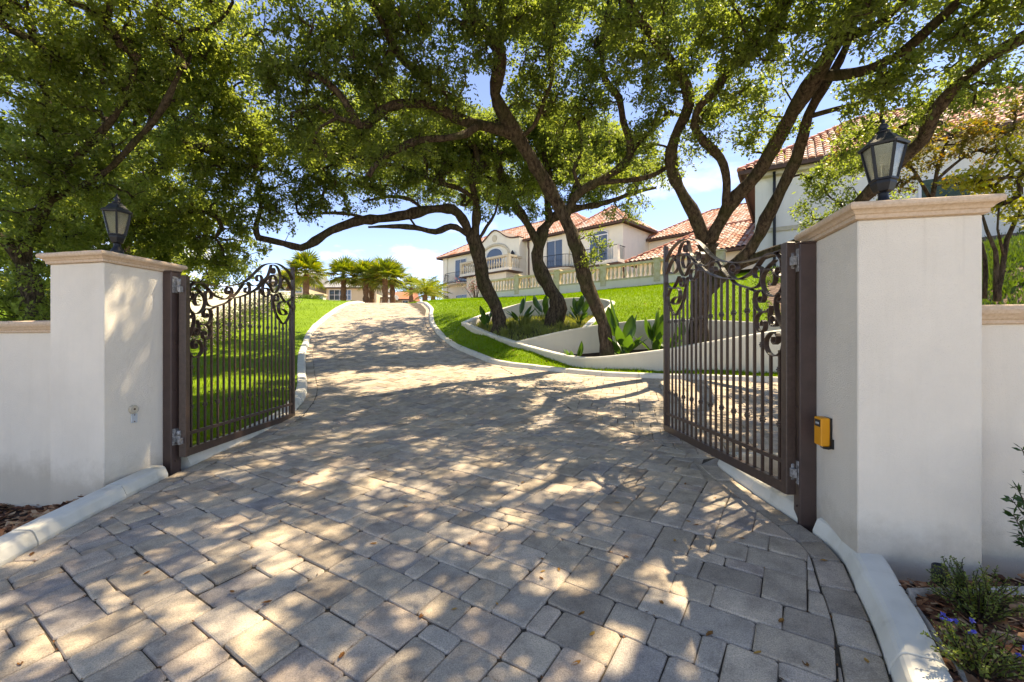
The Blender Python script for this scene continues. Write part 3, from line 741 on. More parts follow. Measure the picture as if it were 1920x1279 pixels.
def road_wall(label, start, length, sgn):
    root = empty('garden_wall', (start.x, start.y, 0), ANG); tag(root, label, 'wall')
    x0, x1 = (0, length) if sgn > 0 else (-length, 0)
    m = MB(); m.box((x0, 0, -.8), (x1, .22, 1.38)); m.build('wall', M['stucco'], root)
    prof = [(-.006,1.378),(-.02,1.384),(-.02,1.402),(-.03,1.41),(-.04,1.425),(-.055,1.44),(-.062,1.46),(-.055,1.482),(-.03,1.492),(.25,1.492),(.275,1.482),(.282,1.46),(.275,1.44),(.24,1.40),(.226,1.378)]
    # coping laid in lengths
    x = x0
    while x < x1 - .01:
        e = min(x + 1.2, x1); m = MB()
        m.rings([[(x+.002, a, b) for a, b in prof], [(e-.002, a, b) for a, b in prof]], True, True); m.build('coping', M['cap'], root); x = e
    return root
road_wall('low cream wall with stone coping beside the round sensor pillar', PL - U*PW + NV*.12, 9, -1)
road_wall('low cream wall with stone coping beside the yellow box pillar', PR + U*PW + NV*.16, 9, 1)

# ------------------------------------------------------------------ lanterns
def lantern(label, loc, rz, group):
    root = empty('lantern', loc, rz); tag(root, label, 'lantern', group)
    m = MB(); m.lathe([(.062,0),(.062,.012),(.052,.018),(.052,.075),(.048,.09),(.030,.115),(.027,.14),(.031,.155)], 16)
    m.build('base', M['black'], root, True)
    m = MB(); m.lathe([(.030,.150),(.050,.160),(.060,.185),(.068,.205),(.068,.222),(.077,.226),(.077,.238),(.062,.240)], 6); m.build('cup', M['black'], root)
    zb, zt, rb, rt = .236, .440, .068, .112
    m = MB()
    m.lathe([(rt+.002,zt-.006),(rt+.018,zt-.004),(rt+.022,zt+.010),(.095,zt+.040),(.070,zt+.070),(.044,zt+.092),(.034,zt+.098)], 6); rf = m.build('roof', M['black'], root)
    m = MB(); m.lathe([(.034,zt+.094),(.040,zt+.104),(.026,zt+.112),(.018,zt+.122),(.030,zt+.134),(.020,zt+.150),(.010,zt+.160),(.008,zt+.180),(.002,zt+.192)], 12); m.build('finial', M['black'], rf, True)
    for k in range(6):
        a0 = k*math.pi/3; a1 = a0+math.pi/3
        p0 = Vector((rb*math.cos(a0), rb*math.sin(a0), zb)); p1 = Vector((rt*math.cos(a0), rt*math.sin(a0), zt))
        m = MB(); m.tube([p0, p1], .0105, 4); m.build('frame_bar', M['black'], root)
        q0 = Vector((rb*math.cos(a1), rb*math.sin(a1), zb)); q1 = Vector((rt*math.cos(a1), rt*math.sin(a1), zt))
        m = MB(); s = .975; n = ((p0+q0)/2).copy(); n.z = 0; n.normalize(); t = .002
        A = [p0*1, q0*1, q1*1, p1*1]
        for v in A: v.x *= s; v.y *= s
        m.rings([[v - n*t for v in A], [v + n*t for v in A]], True, True); m.build('pane', M['seeded'], root)
    for k in range(3):
        a = k*2.094+.4; c = (.026*math.cos(a), .026*math.sin(a))
        m = MB(); m.lathe([(.010,.232),(.010,.320),(.011,.322),(.011,.330),(.004,.334)], 8, c); cd = m.build('candle', M['creamplastic'], root, True)
        m = MB(); m.lathe([(.004,.332),(.009,.345),(.010,.358),(.005,.380),(.001,.392)], 8, c); m.build('bulb', M['seeded'], cd, True)
    return root
cR = PR + U*(PW/2) + NV*(PD/2); cL = PL - U*(PW/2) + NV*(PD/2)
lantern('black six-sided lantern on the pillar with the yellow box', (cR.x, cR.y, PH+.098), math.radians(21), 'pillar lanterns')
lantern('black six-sided lantern on the pillar with the round sensor', (cL.x, cL.y, PH+.098), math.radians(8), 'pillar lanterns')

# ------------------------------------------------------------------ gate posts with hinges
def post(label, corner, sgn, top):
    """sgn +1: stands against the pillar on its left, -1 on its right"""
    b = corner + NV*.53; root = empty('gate_post', (b.x, b.y, 0), ANG); tag(root, label, 'post')
    x0, x1 = (0.002, .104) if sgn > 0 else (-.108, -.002)
    m = MB(); m.bbox((x0, 0, -.3), (x1, .11, top), .005); m.build('post', M['post'], root)
    m = MB(); m.bbox((x0-.004, -.004, top-.001), (x1+.004, .114, top+.012), .004); m.build('post_cap', M['post'], root)
    xi = x1 if sgn > 0 else x0
    for z in (.30, .82, 1.28, .12):
        m = MB(); m.tube([(xi - sgn*.006, .045, z), (xi + sgn*.012, .045, z)], .009, 6); m.build('bolt', M['iron'], root)
    for z in (.36, 1.86):
        m = MB(); m.box((xi+sgn*.0005 if sgn > 0 else xi-.008, .012, z-.08), (xi+.008 if sgn > 0 else xi-.0005, .098, z+.08)); h = m.build('hinge_plate', M['greymetal'], root)
        m = MB(); m.lathe([(.015,z-.06),(.021,z-.055),(.021,z-.012),(.016,z-.010),(.016,z+.010),(.021,z+.012),(.021,z+.055),(.015,z+.06)], 12, (xi+sgn*.034, .055)); m.build('hinge_barrel', M['greymetal'], h, True)
        m = MB(); m.box(*sorted_box((xi+sgn*.006, .048, z-.012), (xi+sgn*.03, .062, z+.012))); m.build('hinge_arm', M['greymetal'], h)
    return root
def sorted_box(a, b): return tuple(min(i, j) for i, j in zip(a, b)), tuple(max(i, j) for i, j in zip(a, b))
post('brown square steel gate post beside the yellow box', PR, -1, 1.975)
post('brown square steel gate post beside the round sensor pillar', PL, 1, 1.985)

# ------------------------------------------------------------------ the two wrought iron gate leaves
SCROLLS={
 'top':[(0.081, 1.761), (0.187, 1.76), (0.292, 1.758), (0.471, 1.764), (0.613, 1.772), (0.746, 1.789), (0.953, 1.837), (1.088, 1.881), (1.207, 1.939), (1.333, 2.021), (1.467, 2.113), (1.608, 2.19), (1.789, 2.244), (1.984, 2.275), (2.159, 2.262), (2.307, 2.226), (2.416, 2.165), (2.484, 2.093), (2.52, 2.014), (2.512, 1.927), (2.464, 1.849), (2.365, 1.787), (2.232, 1.756), (2.123, 1.749), (2.035, 1.705), (2.025, 1.632), (2.088, 1.566), (2.195, 1.559), (2.269, 1.59), (2.232, 1.621), (2.141, 1.644)],
 'lower':[(0.095, 1.64), (0.099, 1.686), (0.144, 1.733), (0.217, 1.764), (0.292, 1.765), (0.363, 1.741), (0.421, 1.706), (0.506, 1.665), (0.613, 1.645), (0.727, 1.642), (0.868, 1.666), (1.042, 1.703), (1.232, 1.765), (1.412, 1.844), (1.579, 1.942), (1.727, 2.036), (1.869, 2.099), (2.035, 2.123), (2.195, 2.115), (2.326, 2.065), (2.404, 1.995), (2.424, 1.963)],
 'swoop':[(0.868, 1.679), (0.942, 1.726), (1.02, 1.791), (1.077, 1.844), (1.147, 1.879), (1.22, 1.87), (1.252, 1.831), (1.232, 1.787), (1.178, 1.766), (1.135, 1.784), (1.154, 1.82), (1.195, 1.833)],
 'hookA':[(0.631, 1.625), (0.746, 1.645), (0.827, 1.687), (0.862, 1.739), (0.837, 1.78), (0.782, 1.785), (0.736, 1.752), (0.74, 1.716), (0.782, 1.703), (0.818, 1.723), (0.806, 1.749)],
 'under':[(0.837, 1.654), (0.766, 1.608), (0.65, 1.57), (0.523, 1.538), (0.437, 1.536), (0.38, 1.56), (0.363, 1.602), (0.359, 1.655), (0.38, 1.685), (0.421, 1.697), (0.458, 1.685), (0.471, 1.651), (0.451, 1.615), (0.412, 1.608)],
 'bigC':[(0.095, 1.57), (0.088, 1.503), (0.123, 1.457), (0.187, 1.433), (0.269, 1.453), (0.332, 1.509), (0.355, 1.574), (0.332, 1.628), (0.277, 1.652), (0.224, 1.641), (0.187, 1.601), (0.187, 1.554), (0.217, 1.52), (0.254, 1.534)],
 'bigCtail':[(0.095, 1.57), (0.144, 1.582), (0.166, 1.614), (0.144, 1.645), (0.109, 1.638), (0.102, 1.616), (0.123, 1.612)],
 'tie':[(0.316, 1.648), (0.254, 1.681), (0.202, 1.697), (0.187, 1.707)],
 's5a':[(0.55, 1.539), (0.488, 1.515), (0.446, 1.496), (0.463, 1.452), (0.463, 1.415), (0.437, 1.367), (0.363, 1.329), (0.292, 1.333), (0.254, 1.317)],
 's5b':[(0.446, 1.487), (0.404, 1.504), (0.355, 1.498), (0.327, 1.464), (0.332, 1.424), (0.363, 1.405), (0.399, 1.418), (0.404, 1.441), (0.375, 1.451)],
 's5c':[(0.254, 1.351), (0.285, 1.323), (0.355, 1.329), (0.421, 1.307), (0.446, 1.258), (0.429, 1.202), (0.372, 1.173), (0.324, 1.189), (0.316, 1.229), (0.339, 1.261), (0.363, 1.244), (0.363, 1.218)],
 'sR':[(0.081, 1.18), (0.123, 1.232), (0.158, 1.293), (0.176, 1.353), (0.173, 1.412), (0.144, 1.451), (0.102, 1.451), (0.081, 1.428), (0.088, 1.391), (0.116, 1.381), (0.141, 1.396), (0.133, 1.417)],
 's5d':[(0.232, 1.367), (0.254, 1.299), (0.247, 1.238), (0.209, 1.209), (0.166, 1.217), (0.158, 1.259), (0.195, 1.287), (0.232, 1.276), (0.227, 1.246), (0.202, 1.227)],
 's6':[(0.081, 1.081), (0.102, 1.023), (0.166, 0.987), (0.247, 0.996), (0.3, 1.048), (0.3, 1.109), (0.247, 1.156), (0.187, 1.163), (0.151, 1.132), (0.158, 1.086), (0.187, 1.074), (0.217, 1.1), (0.209, 1.129)],
 'inA':[(1.805, 2.227), (1.758, 2.135), (1.697, 2.049), (1.579, 1.977)],
 'inB':[(1.846, 2.236), (1.967, 2.232), (2.053, 2.16), (2.081, 2.06), (2.035, 1.947), (1.934, 1.859), (1.852, 1.859), (1.773, 1.921), (1.667, 1.958), (1.593, 1.932), (1.573, 1.857), (1.608, 1.779), (1.667, 1.763), (1.727, 1.802), (1.736, 1.859), (1.682, 1.893), (1.623, 1.871)],
 'inC':[(1.885, 2.188), (1.901, 2.154), (1.869, 2.115), (1.821, 2.124), (1.814, 2.16), (1.852, 2.191), (1.885, 2.188)],
 'inD':[(1.795, 2.056), (1.773, 1.977), (1.836, 1.932), (1.918, 1.959), (1.957, 2.024), (1.918, 2.08), (1.846, 2.085), (1.795, 2.056)],
 'inE':[(1.207, 1.906), (1.282, 1.876), (1.412, 1.882), (1.508, 1.929), (1.55, 1.99), (1.522, 2.031), (1.453, 2.029), (1.412, 1.986), (1.439, 1.951), (1.5, 1.962)],
 'inF':[(2.195, 2.102), (2.105, 2.038), (2.088, 1.975), (2.177, 1.937), (2.269, 1.938), (2.345, 1.965)],
 'heartL':[(2.444, 1.988), (2.504, 1.926), (2.424, 1.816), (2.326, 1.761), (2.404, 1.687), (2.392, 1.602), (2.307, 1.505), (2.177, 1.427), (2.035, 1.489), (1.934, 1.571), (1.885, 1.667), (1.836, 1.737), (1.821, 1.81), (1.758, 1.819)],
 'heartR':[(2.053, 1.871), (2.123, 1.815), (2.232, 1.749)],
 'hs':[(1.967, 1.845), (2.011, 1.8), (1.991, 1.751), (1.918, 1.735), (1.891, 1.776), (1.918, 1.825), (1.967, 1.845)],
 'leadS':[(2.444, 1.755), (2.525, 1.744), (2.537, 1.688), (2.484, 1.642), (2.424, 1.661), (2.436, 1.705)],
 'mid':[(1.453, 1.866), (1.522, 1.843), (1.565, 1.796), (1.652, 1.767)],
 'mid2':[(1.399, 1.822), (1.439, 1.844), (1.508, 1.844), (1.55, 1.817)],
}

def strap(mb, pts, wy=.022, th=.0075, step=.018):
    """a flat bar of width wy across the gate, following a curve in the gate's plane (s, z)"""
    P = np.array(catmull(pts, step)); T = np.gradient(P, axis=0); T /= np.linalg.norm(T, axis=1)[:, None] + 1e-9
    Nn = np.stack([-T[:,1], T[:,0]], 1) * th/2
    R = []
    for p, n in zip(P, Nn):
        R.append([(p[0]+n[0], -wy, p[1]+n[1]), (p[0]+n[0], wy, p[1]+n[1]), (p[0]-n[0], wy, p[1]-n[1]), (p[0]-n[0], -wy, p[1]-n[1])])
    mb.rings(R, True, True)
low = SCROLLS['lower']
BARTOP = [(.0,1.02),(.13,1.03),(.25,.99),(.31,1.17),(.37,1.17),(.44,1.22),(.47,1.49),(.55,1.53),(.65,1.565),(.74,1.60),(.84,1.65),(.95,1.675),(1.1,1.71),(1.23,1.76),(1.37,1.82),(1.45,1.85),(1.55,1.80),(1.62,1.765),(1.70,1.775),(1.78,1.80),(1.83,1.735),(1.88,1.665),(1.93,1.575),(2.03,1.49),(2.17,1.43),(2.3,1.49),(2.38,1.58),(2.5,1.6)]
def leaf_meshes():
    d = {}
    m = MB(); m.bbox((0, -.034, 0), (.068, .034, 1.80), .004); d['hinge_stile'] = m
    m = MB(); m.bbox((2.462, -.025, 0), (2.512, .025, 2.27), .004); m.tube([(2.487,-.024,2.285),(2.487,.024,2.285)], .032, 14); d['lead_stile'] = m
    m = MB(); m.box((.068, -.026, 0), (2.462, .026, .075)); d['bottom_rail'] = m
    m = MB(); m.box((.068, -.013, .205), (2.462, .013, .237)); d['lower_rail'] = m
    return d
LM = {k: v.mesh(k, M['iron']) for k, v in leaf_meshes().items()}
SM = {}
for k, v in SCROLLS.items():
    m = MB(); strap(m, v, .024 if k in ('top', 'lower') else .020); SM[k] = m.mesh('scroll', M['iron'])
def collar():
    m = MB(); m.lathe([(.014,-.022),(.021,-.020),(.021,-.012),(.016,-.010),(.026,-.004),(.026,.004),(.016,.010),(.021,.012),(.021,.020),(.014,.022)], 10); return m.mesh('collar', M['iron'], False)
CM = collar()
BM = []
for i in range(21):
    s = .133 + i*.1125; top = float(np.interp(s, [p[0] for p in BARTOP], [p[1] for p in BARTOP]))
    m = MB(); m.box((-.0095, -.0095, .07), (.0095, .0095, top)); BM.append((s, i % 2 == 0, m.mesh('bar', M['iron'])))
def gate(label, hinge, lead, zb):
    d = Vector(lead) - Vector(hinge); rz = math.atan2(d.y, d.x)
    root = empty('gate', (hinge[0], hinge[1], zb), rz); tag(root, label, 'gate', 'wrought iron gate leaves')
    for k, me in LM.items(): put(k, me, root)
    for k, me in SM.items(): put('top_rail' if k == 'top' else 'curved_rail' if k == 'lower' else 'scroll', me, root)
    for s, c, me in BM:
        b = put('bar', me, root, (s, 0, 0))
        if c:
            put('collar', CM, b, (0, 0, .482))
            put('collar', CM, b, (0, 0, .885 if s < .2 else 1.07 if s < .45 else 1.355))
    for z in (.165, 1.66):
        m = MB(); m.box((-.045, -.012, z-.03), (-.001, .012, z+.03)); m.build('hinge_lug', M['greymetal'], root)
    return root
gate('open wrought iron gate leaf hinged on the post beside the yellow box', (1.985, 3.235), (1.9346, 5.75), .195)
gate('open wrought iron gate leaf hinged on the post beside the round sensor', (-3.262, 4.50), (-3.366, 7.02), .155)

# ------------------------------------------------------------------ gate sensors
b = PR + NV*.30
root = empty('gate_sensor', (b.x, b.y, .60), ANG); tag(root, 'orange yellow gate sensor box on the pillar face', 'sensor')
m = MB(); m.bbox((-.068, 0, 0), (-.014, .105, .185), .006); m.build('housing', M['yellow'], root)
m = MB(); m.box((-.014, .004, .002), (-.002, .101, .183)); m.build('back_plate', M['darkplastic'], root)
m = MB(); m.box((-.0705, .012, .125), (-.0675, .090, .170)); wn = m.build('display_window', M['darkplastic'], root)
for q in range(3):
    m = MB(); m.box((-.0712, .026+q*.018, .140), (-.0704, .038+q*.018, .154)); m.build('indicator', M['greyplastic'], wn)
m = MB(); m.box((-.050, -.012, -.012), (-.002, .02, .0)); m.box((-.012, -.020, -.012), (-.002, -.0, .05)); m.build('bracket', M['darkplastic'], root)
m = MB(); m.tube([(-.06,.03,-.004),(-.045,.02,-.016),(-.02,.01,-.018),(-.004,-.004,-.008)], .003, 6); m.build('cable', M['darkplastic'], root)
b = PL + NV*.245
root = empty('photo_eye', (b.x, b.y, .672), ANG); tag(root, 'small round cream photo eye with a grey mounting plate on the pillar', 'sensor')
m = MB()
m.rings([[(x, r*math.cos(a*math.pi/9), r*math.sin(a*math.pi/9)) for a in range(18)] for x, r in ((.001,.040),(.020,.040),(.026,.037),(.026,.031),(.018,.029),(.018,.001))], True, True); e = m.build('ring', M['creamplastic'], root)
m = MB(); m.rings([[(x, .003+r*math.cos(a*math.pi/6), .002+r*math.sin(a*math.pi/6)) for a in range(12)] for x, r in ((.018,.009),(.024,.008),(.025,.001))], True, True); m.build('lens', M['fascia'], e)
m = MB(); m.bbox((.001, -.020, -.125), (.012, .036, -.040), .003); pl = m.build('mounting_plate', M['greyplastic'], root)
for z in (-.052, -.112):
    m = MB(); m.tube([(.011,.008,z),(.014,.008,z)], .006, 8); m.build('screw', M['fascia'], pl)
# ------------------------------------------------------------------ leaf helper
def unit(a): return a / (np.linalg.norm(a, axis=-1, keepdims=True) + 1e-9)
def leaf_quads(P, D, ln, wd, up=None, fold=.18):
    """diamond leaves at P pointing along D; ln, wd arrays"""
    n = len(P); D = unit(D)
    if up is None: up = nr.normal(0, 1, (n, 3)) * .55 + np.array([0, 0, 1.0])
    S = unit(np.cross(D, up)); Nn = np.cross(S, D)
    ln = np.broadcast_to(ln, (n,))[:, None]; wd = np.broadcast_to(wd, (n,))[:, None]
    mid = P + D*ln*.48 - Nn*wd*fold
    V = np.empty((n, 4, 3)); V[:,0] = P; V[:,1] = mid + S*wd*.5 ; V[:,2] = P + D*ln; V[:,3] = mid - S*wd*.5
    V[:,1] += Nn*wd*fold; V[:,3] += Nn*wd*fold
    return V
def sph(n): return unit(nr.normal(0, 1, (n, 3)))

# ------------------------------------------------------------------ mulch beds
rk_x = [p[0] for p in RNEAR if p[1] < 3.2][::-1]; rk_y = [p[1] for p in RNEAR if p[1] < 3.2][::-1]
def zbedR(x, y):
    xk = np.interp(y, rk_y, rk_x); d = np.clip(x - xk - .14, 0, 9)
    return zr(x, y) + .075 - .02*np.clip(d, 0, 2) + .012*np.sin(x*9)*np.sin(y*7) + .04*np.clip((y-2.3)/.4, 0, 1)*np.clip(d-.2, 0, .4)
def zbedL(x, y):
    xk = np.interp(y, ly, lx); d = np.clip(xk - .14 - x, 0, 9)
    return zr(x, y) + .06 - .30*np.clip(d/.9, 0, 1) + .012*np.sin(x*9)*np.sin(y*7)
bR, cR_ = sheet('mulch_bed', 0.2, 8, 0.0, 2.9, .1, zbedR, lambda x, y: x > np.interp(y, rk_y, rk_x) + .13, M['soil']); kind(bR, 'structure', 'soil of the mulch bed by the broad kerb')
bL, cL_ = sheet('mulch_bed', -10, -2.8, 0.0, 4.9, .1, zbedL, lambda x, y: x < np.interp(y, ly, lx) - .13, M['soil']); kind(bL, 'structure', 'soil of the mulch bed beside the lower kerb')
def chips(name, cells, zf, n, label, st=.1, lim=None):
    cx, cy = cells
    k0 = (lim(cx, cy)); cx = cx[k0]; cy = cy[k0]
    k = nr.integers(0, len(cx), n); m = MB()
    X = cx[k] + (nr.random(n)-.5)*st; Y = cy[k] + (nr.random(n)-.5)*st; Z = zf(X, Y)
    for x, y, z in zip(X, Y, Z):
        l = abs(rnd.gauss(.032, .018)) + .01; w_ = l*rnd.uniform(.18, .5); h = rnd.uniform(.002, .006)
        M4 = Matrix.Translation((x, y, z + rnd.uniform(.0, .018))) @ Matrix.Rotation(rnd.uniform(0, 6.28), 4, 'Z') @ Matrix.Rotation(rnd.gauss(0, .3), 4, 'X') @ Matrix.Rotation(rnd.gauss(0, .25), 4, 'Y')
        P = [M4 @ Vector(p) for p in ((-l,-w_*.6,0),(l*.7,-w_,0),(l,w_*.3,0),(-l*.6,w_,0))]
        Q = [p + Vector((0, 0, h)) for p in P]
        m.rings([P, Q], False, True)
    kind(m.build(name, M['mulch']), 'stuff', label, 'mulch')
chips('bark_mulch', cR_, zbedR, 9000, 'red brown bark mulch beside the broad kerb', .1, lambda x, y: (x < 4.6) & (y > .9) & (edge_dist(x, y) > .21))
chips('bark_mulch', cL_, zbedL, 4500, 'red brown bark mulch at the foot of the round sensor pillar', .1, lambda x, y: (x > -6.2) & (y > 2.2) & (edge_dist(x, y) > .21))

# a weathered strip of wood lying along the kerb in the mulch
def kerb_pt(y, off):
    x = float(np.interp(y, rk_y, rk_x)) + off; return Vector((x, y, float(zbedR(np.array(x), np.array(y))) + .018))
m = MB(); m.tube([kerb_pt(2.62,.22)+Vector((.03,0,.02)), kerb_pt(2.45,.21), kerb_pt(2.30,.22), kerb_pt(2.22,.205)], [.030,.034,.028,.012], 7, .5); tag(m.build('wood_strip', M['driftwood']), 'weathered grey slab of wood in the mulch along the broad kerb', 'wood')
m = MB(); m.tube([kerb_pt(2.20,.21), kerb_pt(2.08,.225), kerb_pt(1.95,.235), kerb_pt(1.83,.255), kerb_pt(1.74,.25)], [.008,.012,.011,.012,.006], 6, .4); tag(m.build('dead_root', M['driftwood']), 'thin grey dead root in the mulch along the broad kerb', 'root')

# spotlight in the mulch
p = W(1762, 1075, 2.42); zb_ = float(zbedR(np.array(p.x), np.array(p.y)))
root = empty('spotlight', (p.x, p.y, zb_)); tag(root, 'dark bronze garden spotlight standing in the mulch by the pillar', 'spotlight')
m = MB(); m.lathe([(.034,.0),(.034,.088),(.030,.094),(.030,.088),(.027,.080)], 18); m.build('housing', M['darkplastic'], root, True)
m = MB(); m.lathe([(.027,.074),(.026,.078),(.001,.079)], 14); m.build('lens', M['winglass'], root)
m = MB(); m.tube([(0,0,-.08),(0,0,.01)], .012, 8); m.build('stake', M['darkplastic'], root)

# ------------------------------------------------------------------ small shrubs in the foreground bed
def sprig_shrub(name, label, cat, base, stems, h, spread, leaf_n, ln, wd, mat, flowers=0, group=None):
    root = empty(name, base); tag(root, label, cat, group); sm = MB(); VP = []; VD = []; VL = []; FP = []
    for k in range(stems):
        a = rnd.uniform(0, 6.283); r = spread*math.sqrt(rnd.random()); hh = h*rnd.uniform(.6, 1.05)
        tip = Vector((r*math.cos(a), r*math.sin(a), hh*(1-.25*(r/spread)**2))); b0 = tip*.12; b0.z = 0
        mid = b0.lerp(tip, .5) + Vector((rnd.gauss(0,.02), rnd.gauss(0,.02), .02))
        pts = [b0, mid, tip]; sm.tube(pts, [.0035,.0028,.0015], 4)
        for q in range(leaf_n):
            t = rnd.uniform(.22, 1.02); p = (b0.lerp(mid, t*2) if t < .5 else mid.lerp(tip, t*2-1)); ax = (tip-b0).normalized()
            dd = Vector(sph(1)[0]); dd = (dd - ax*dd.dot(ax)).normalized()*.8 + ax*.6
            VP.append(p); VD.append(dd); VL.append(ln*rnd.uniform(.6,1.15)*(1.15-.5*t))
        if k < flowers: FP.append(tip)
    V = leaf_quads(np.array(VP), np.array(VD), np.array(VL), np.array(VL)*wd)
    link('foliage', quads_mesh('foliage', V, 4, mat), root); sm.build('stems', M['bark'], root)
    for t in FP:
        c = np.array(t) + np.array([0,0,.006]); n = 9; D = sph(n) + np.array([0,0,.6])
        link('flower', quads_mesh('flower', leaf_quads(np.repeat(c[None], n, 0), D, .014, .012), 4, M['blueflower']), root)
    return root
def bed_at(px, py, Y):
    q = W(px, py, Y); return (q.x, q.y, float(zbedR(np.array(q.x), np.array(q.y))))
sprig_shrub('shrub', 'dense dark green rosemary-like shrub in the bark mulch', 'shrub', bed_at(1835, 1190, 2.12), 90, .27, .20, 46, .022, .42, M['shrub'])
sprig_shrub('flowering_shrub', 'pale green shrub with blue flowers beside the broad kerb', 'shrub', bed_at(1840, 1290, 1.82), 46, .22, .20, 34, .024, .5, M['shrub'], 11)

def branch_shrub(name, label, base, branches, lnlen, mat, hmat=None):
    root = empty(name, base); tag(root, label, 'shrub'); sm = MB(); VP = []; VD = []
    for tip in branches:
        tip = Vector(tip); mid = tip*.5 + Vector((rnd.gauss(0,.03), rnd.gauss(0,.03), .05)); sm.tube([(0,0,0), mid, tip], [.007,.005,.002], 5)
        for q in range(26):
            t = rnd.uniform(.35, 1.0); p = mid.lerp(tip, t) if rnd.random() < .8 else Vector((0,0,0)).lerp(mid, t)
            ax = (tip-mid).normalized(); dd = Vector(sph(1)[0]); dd = (dd-ax*dd.dot(ax)).normalized() + ax*.8
            VP.append(p); VD.append(dd)
    n = len(VP); l = nr.uniform(.6, 1.1, n)*lnlen
    link('foliage', quads_mesh('foliage', leaf_quads(np.array(VP), np.array(VD), l, l*.5), 4, mat), root); sm.build('stems', M['bark'], root)
b0 = W(1990, 1000, 2.35)
zz = float(zbedR(np.array(b0.x), np.array(b0.y)))
br = []
for (px, py) in ((1915,840),(1905,910),(1895,935),(1910,1000),(1925,880),(1940,820),(1900,965),(1930,960),(1950,900),(1918,1018),(1960,850)):
    q = W(px, py, 2.3+rnd.uniform(-.1,.1)); br.append((q.x-b0.x, q.y-b0.y, q.z-zz))
branch_shrub('leafy_shrub', 'glossy green leafy shrub against the low wall by the mulch', (b0.x, b0.y, zz), br, .05, M['glossy'])

# ------------------------------------------------------------------ fallen leaves on the paving
lv = MB(); lv.add([(-.032,0,.001),(-.012,-.011,.005),(.014,-.012,.004),(.034,0,.008),(.014,.012,.006),(-.012,.011,.003),(0,0,.0)],
                  [(0,1,6),(1,2,6),(2,3,6),(3,4,6),(4,5,6),(5,0,6)])
LEAFM = lv.mesh('fallen_leaf', M['deadleaf'])
spots = [(641,1230),(853,1143),(790,1156),(1013,1048),(1018,1072),(1048,1069),(1015,1085),(1090,1152),(1157,943),(1265,1014),(1290,978),(1305,985),(1080,1245),(1110,1190),(935,1135),(1285,908),(1340,935),(1465,1165),(1545,1052),(1625,1240),(1560,985),(60,1040),(38,1245),(435,1110),(560,1045),(700,1020),(1175,1045),(1240,1130),(1390,1010),(500,1130),(1330,1190),(880,1020),(760,950),(1510,1245),(1420,1225),(275,1075),(1210,880),(980,905),(560,905),(690,880)]
for px, py in spots:
    k = (py-650)/F; Y = 2.5
    for _ in range(30): Y = (EYE - float(zr((px-960)/F*Y, Y))) / k
    x = (px-960)/F*Y
    o = link('fallen_leaf', LEAFM); o.location = (x, Y, float(zr(x, Y)) + .002); s = rnd.uniform(.55, 1.0)
    o.scale = (s, s, s); o.rotation_euler = (rnd.gauss(0,.06), rnd.gauss(0,.06), rnd.uniform(0, 6.28))
    tag(o, 'small orange brown fallen leaf lying on the grey pavers', 'leaf', 'fallen leaves on the pavers')
# leaf crumbs lodged in the joints
P = []; D = []
for k in list(big)[:220]:
    q = stones[k]
    for _ in range(rnd.choice([0,0,1,2,3])):
        i = rnd.randrange(len(q)); t = rnd.choice([0, 0, rnd.random()]); a = np.array(q[i]); c = np.array(q[(i+1) % len(q)]); p = a + (c-a)*t + nr.normal(0,.004,2)
        e = (c-a)/(np.linalg.norm(c-a)+1e-6); ang = rnd.gauss(0,.5); e = np.array([e[0]*math.cos(ang)-e[1]*math.sin(ang), e[0]*math.sin(ang)+e[1]*math.cos(ang)])
        P.append((p[0], p[1], float(zr(p[0], p[1])) - .001)); D.append((e[0], e[1], rnd.gauss(0,.1)))
n = len(P); kind(link('leaf_litter', quads_mesh('leaf_litter', leaf_quads(np.array(P), np.array(D), nr.uniform(.012,.035,n), nr.uniform(.004,.010,n), np.array([[0,0,1.0]]*n)), 4, M['litter'])), 'stuff', 'brown leaf crumbs lodged between the pavers', 'leaf litter')

# leaves fallen on the shaded lawn edges
for (cx, cy), zf, lb_, n in ((cellsR, zlawnR, 'dry leaves scattered on the lawn round the planters', 500), (cellsLL, zleft, 'dry leaves scattered on the lawn behind the open gate', 700)):
    k0 = cy < 15; cx = cx[k0]; cy = cy[k0]; k = nr.integers(0, len(cx), n); x = cx[k]+nr.uniform(-.07,.07,n); y = cy[k]+nr.uniform(-.07,.07,n)
    l = nr.uniform(.03,.07,n); V = leaf_quads(np.stack([x, y, zf(x, y)+.035], 1), nr.normal(0,1,(n,3))*np.array([1,1,.2]), l, l*.5)
    kind(link('leaf_litter', quads_mesh('leaf_litter', V, 4, M['litter'])), 'stuff', lb_, 'leaf litter')

# ------------------------------------------------------------------ bird of paradise plants in the planters
def paddle_mesh(l, w_, stem, bend):
    m = MB(); n = 7; R = []
    def spine(t):   # t 0..1 along stem + blade
        return Vector((bend*t*t, 0, (1-.18*bend*t)*t))
    tot = stem + l; pts = [spine(stem/tot*i/3)*tot for i in range(4)]
    m.tube(pts, [.013,.011,.009,.007], 5)
    rows = []
    for i in range(n+1):
        u = i/n; t = (stem + l*u)/tot; c = spine(t)*tot; wv = w_*math.sin(math.pi*min(1, (u*.96+.03)))**.75*(1-.25*u)
        d = (spine(min(t+.02,1.02))*tot - c).normalized(); side = Vector((0,1,0)); nrm = d.cross(side)
        rows.append([c + side*wv*.5 + nrm*wv*(-.14), c + side*wv*.25 - nrm*0, c, c - side*wv*.25, c - side*wv*.5 + nrm*wv*(-.14)])
    m.rings(rows, False, False, closed=False)
    return m
PADS = [paddle_mesh(l, w_, s, b).mesh('leaf', M['paddle'], True) for l, w_, s, b in ((.50,.26,.42,.25),(.42,.23,.30,.45),(.58,.28,.55,.12),(.36,.20,.22,.7))]
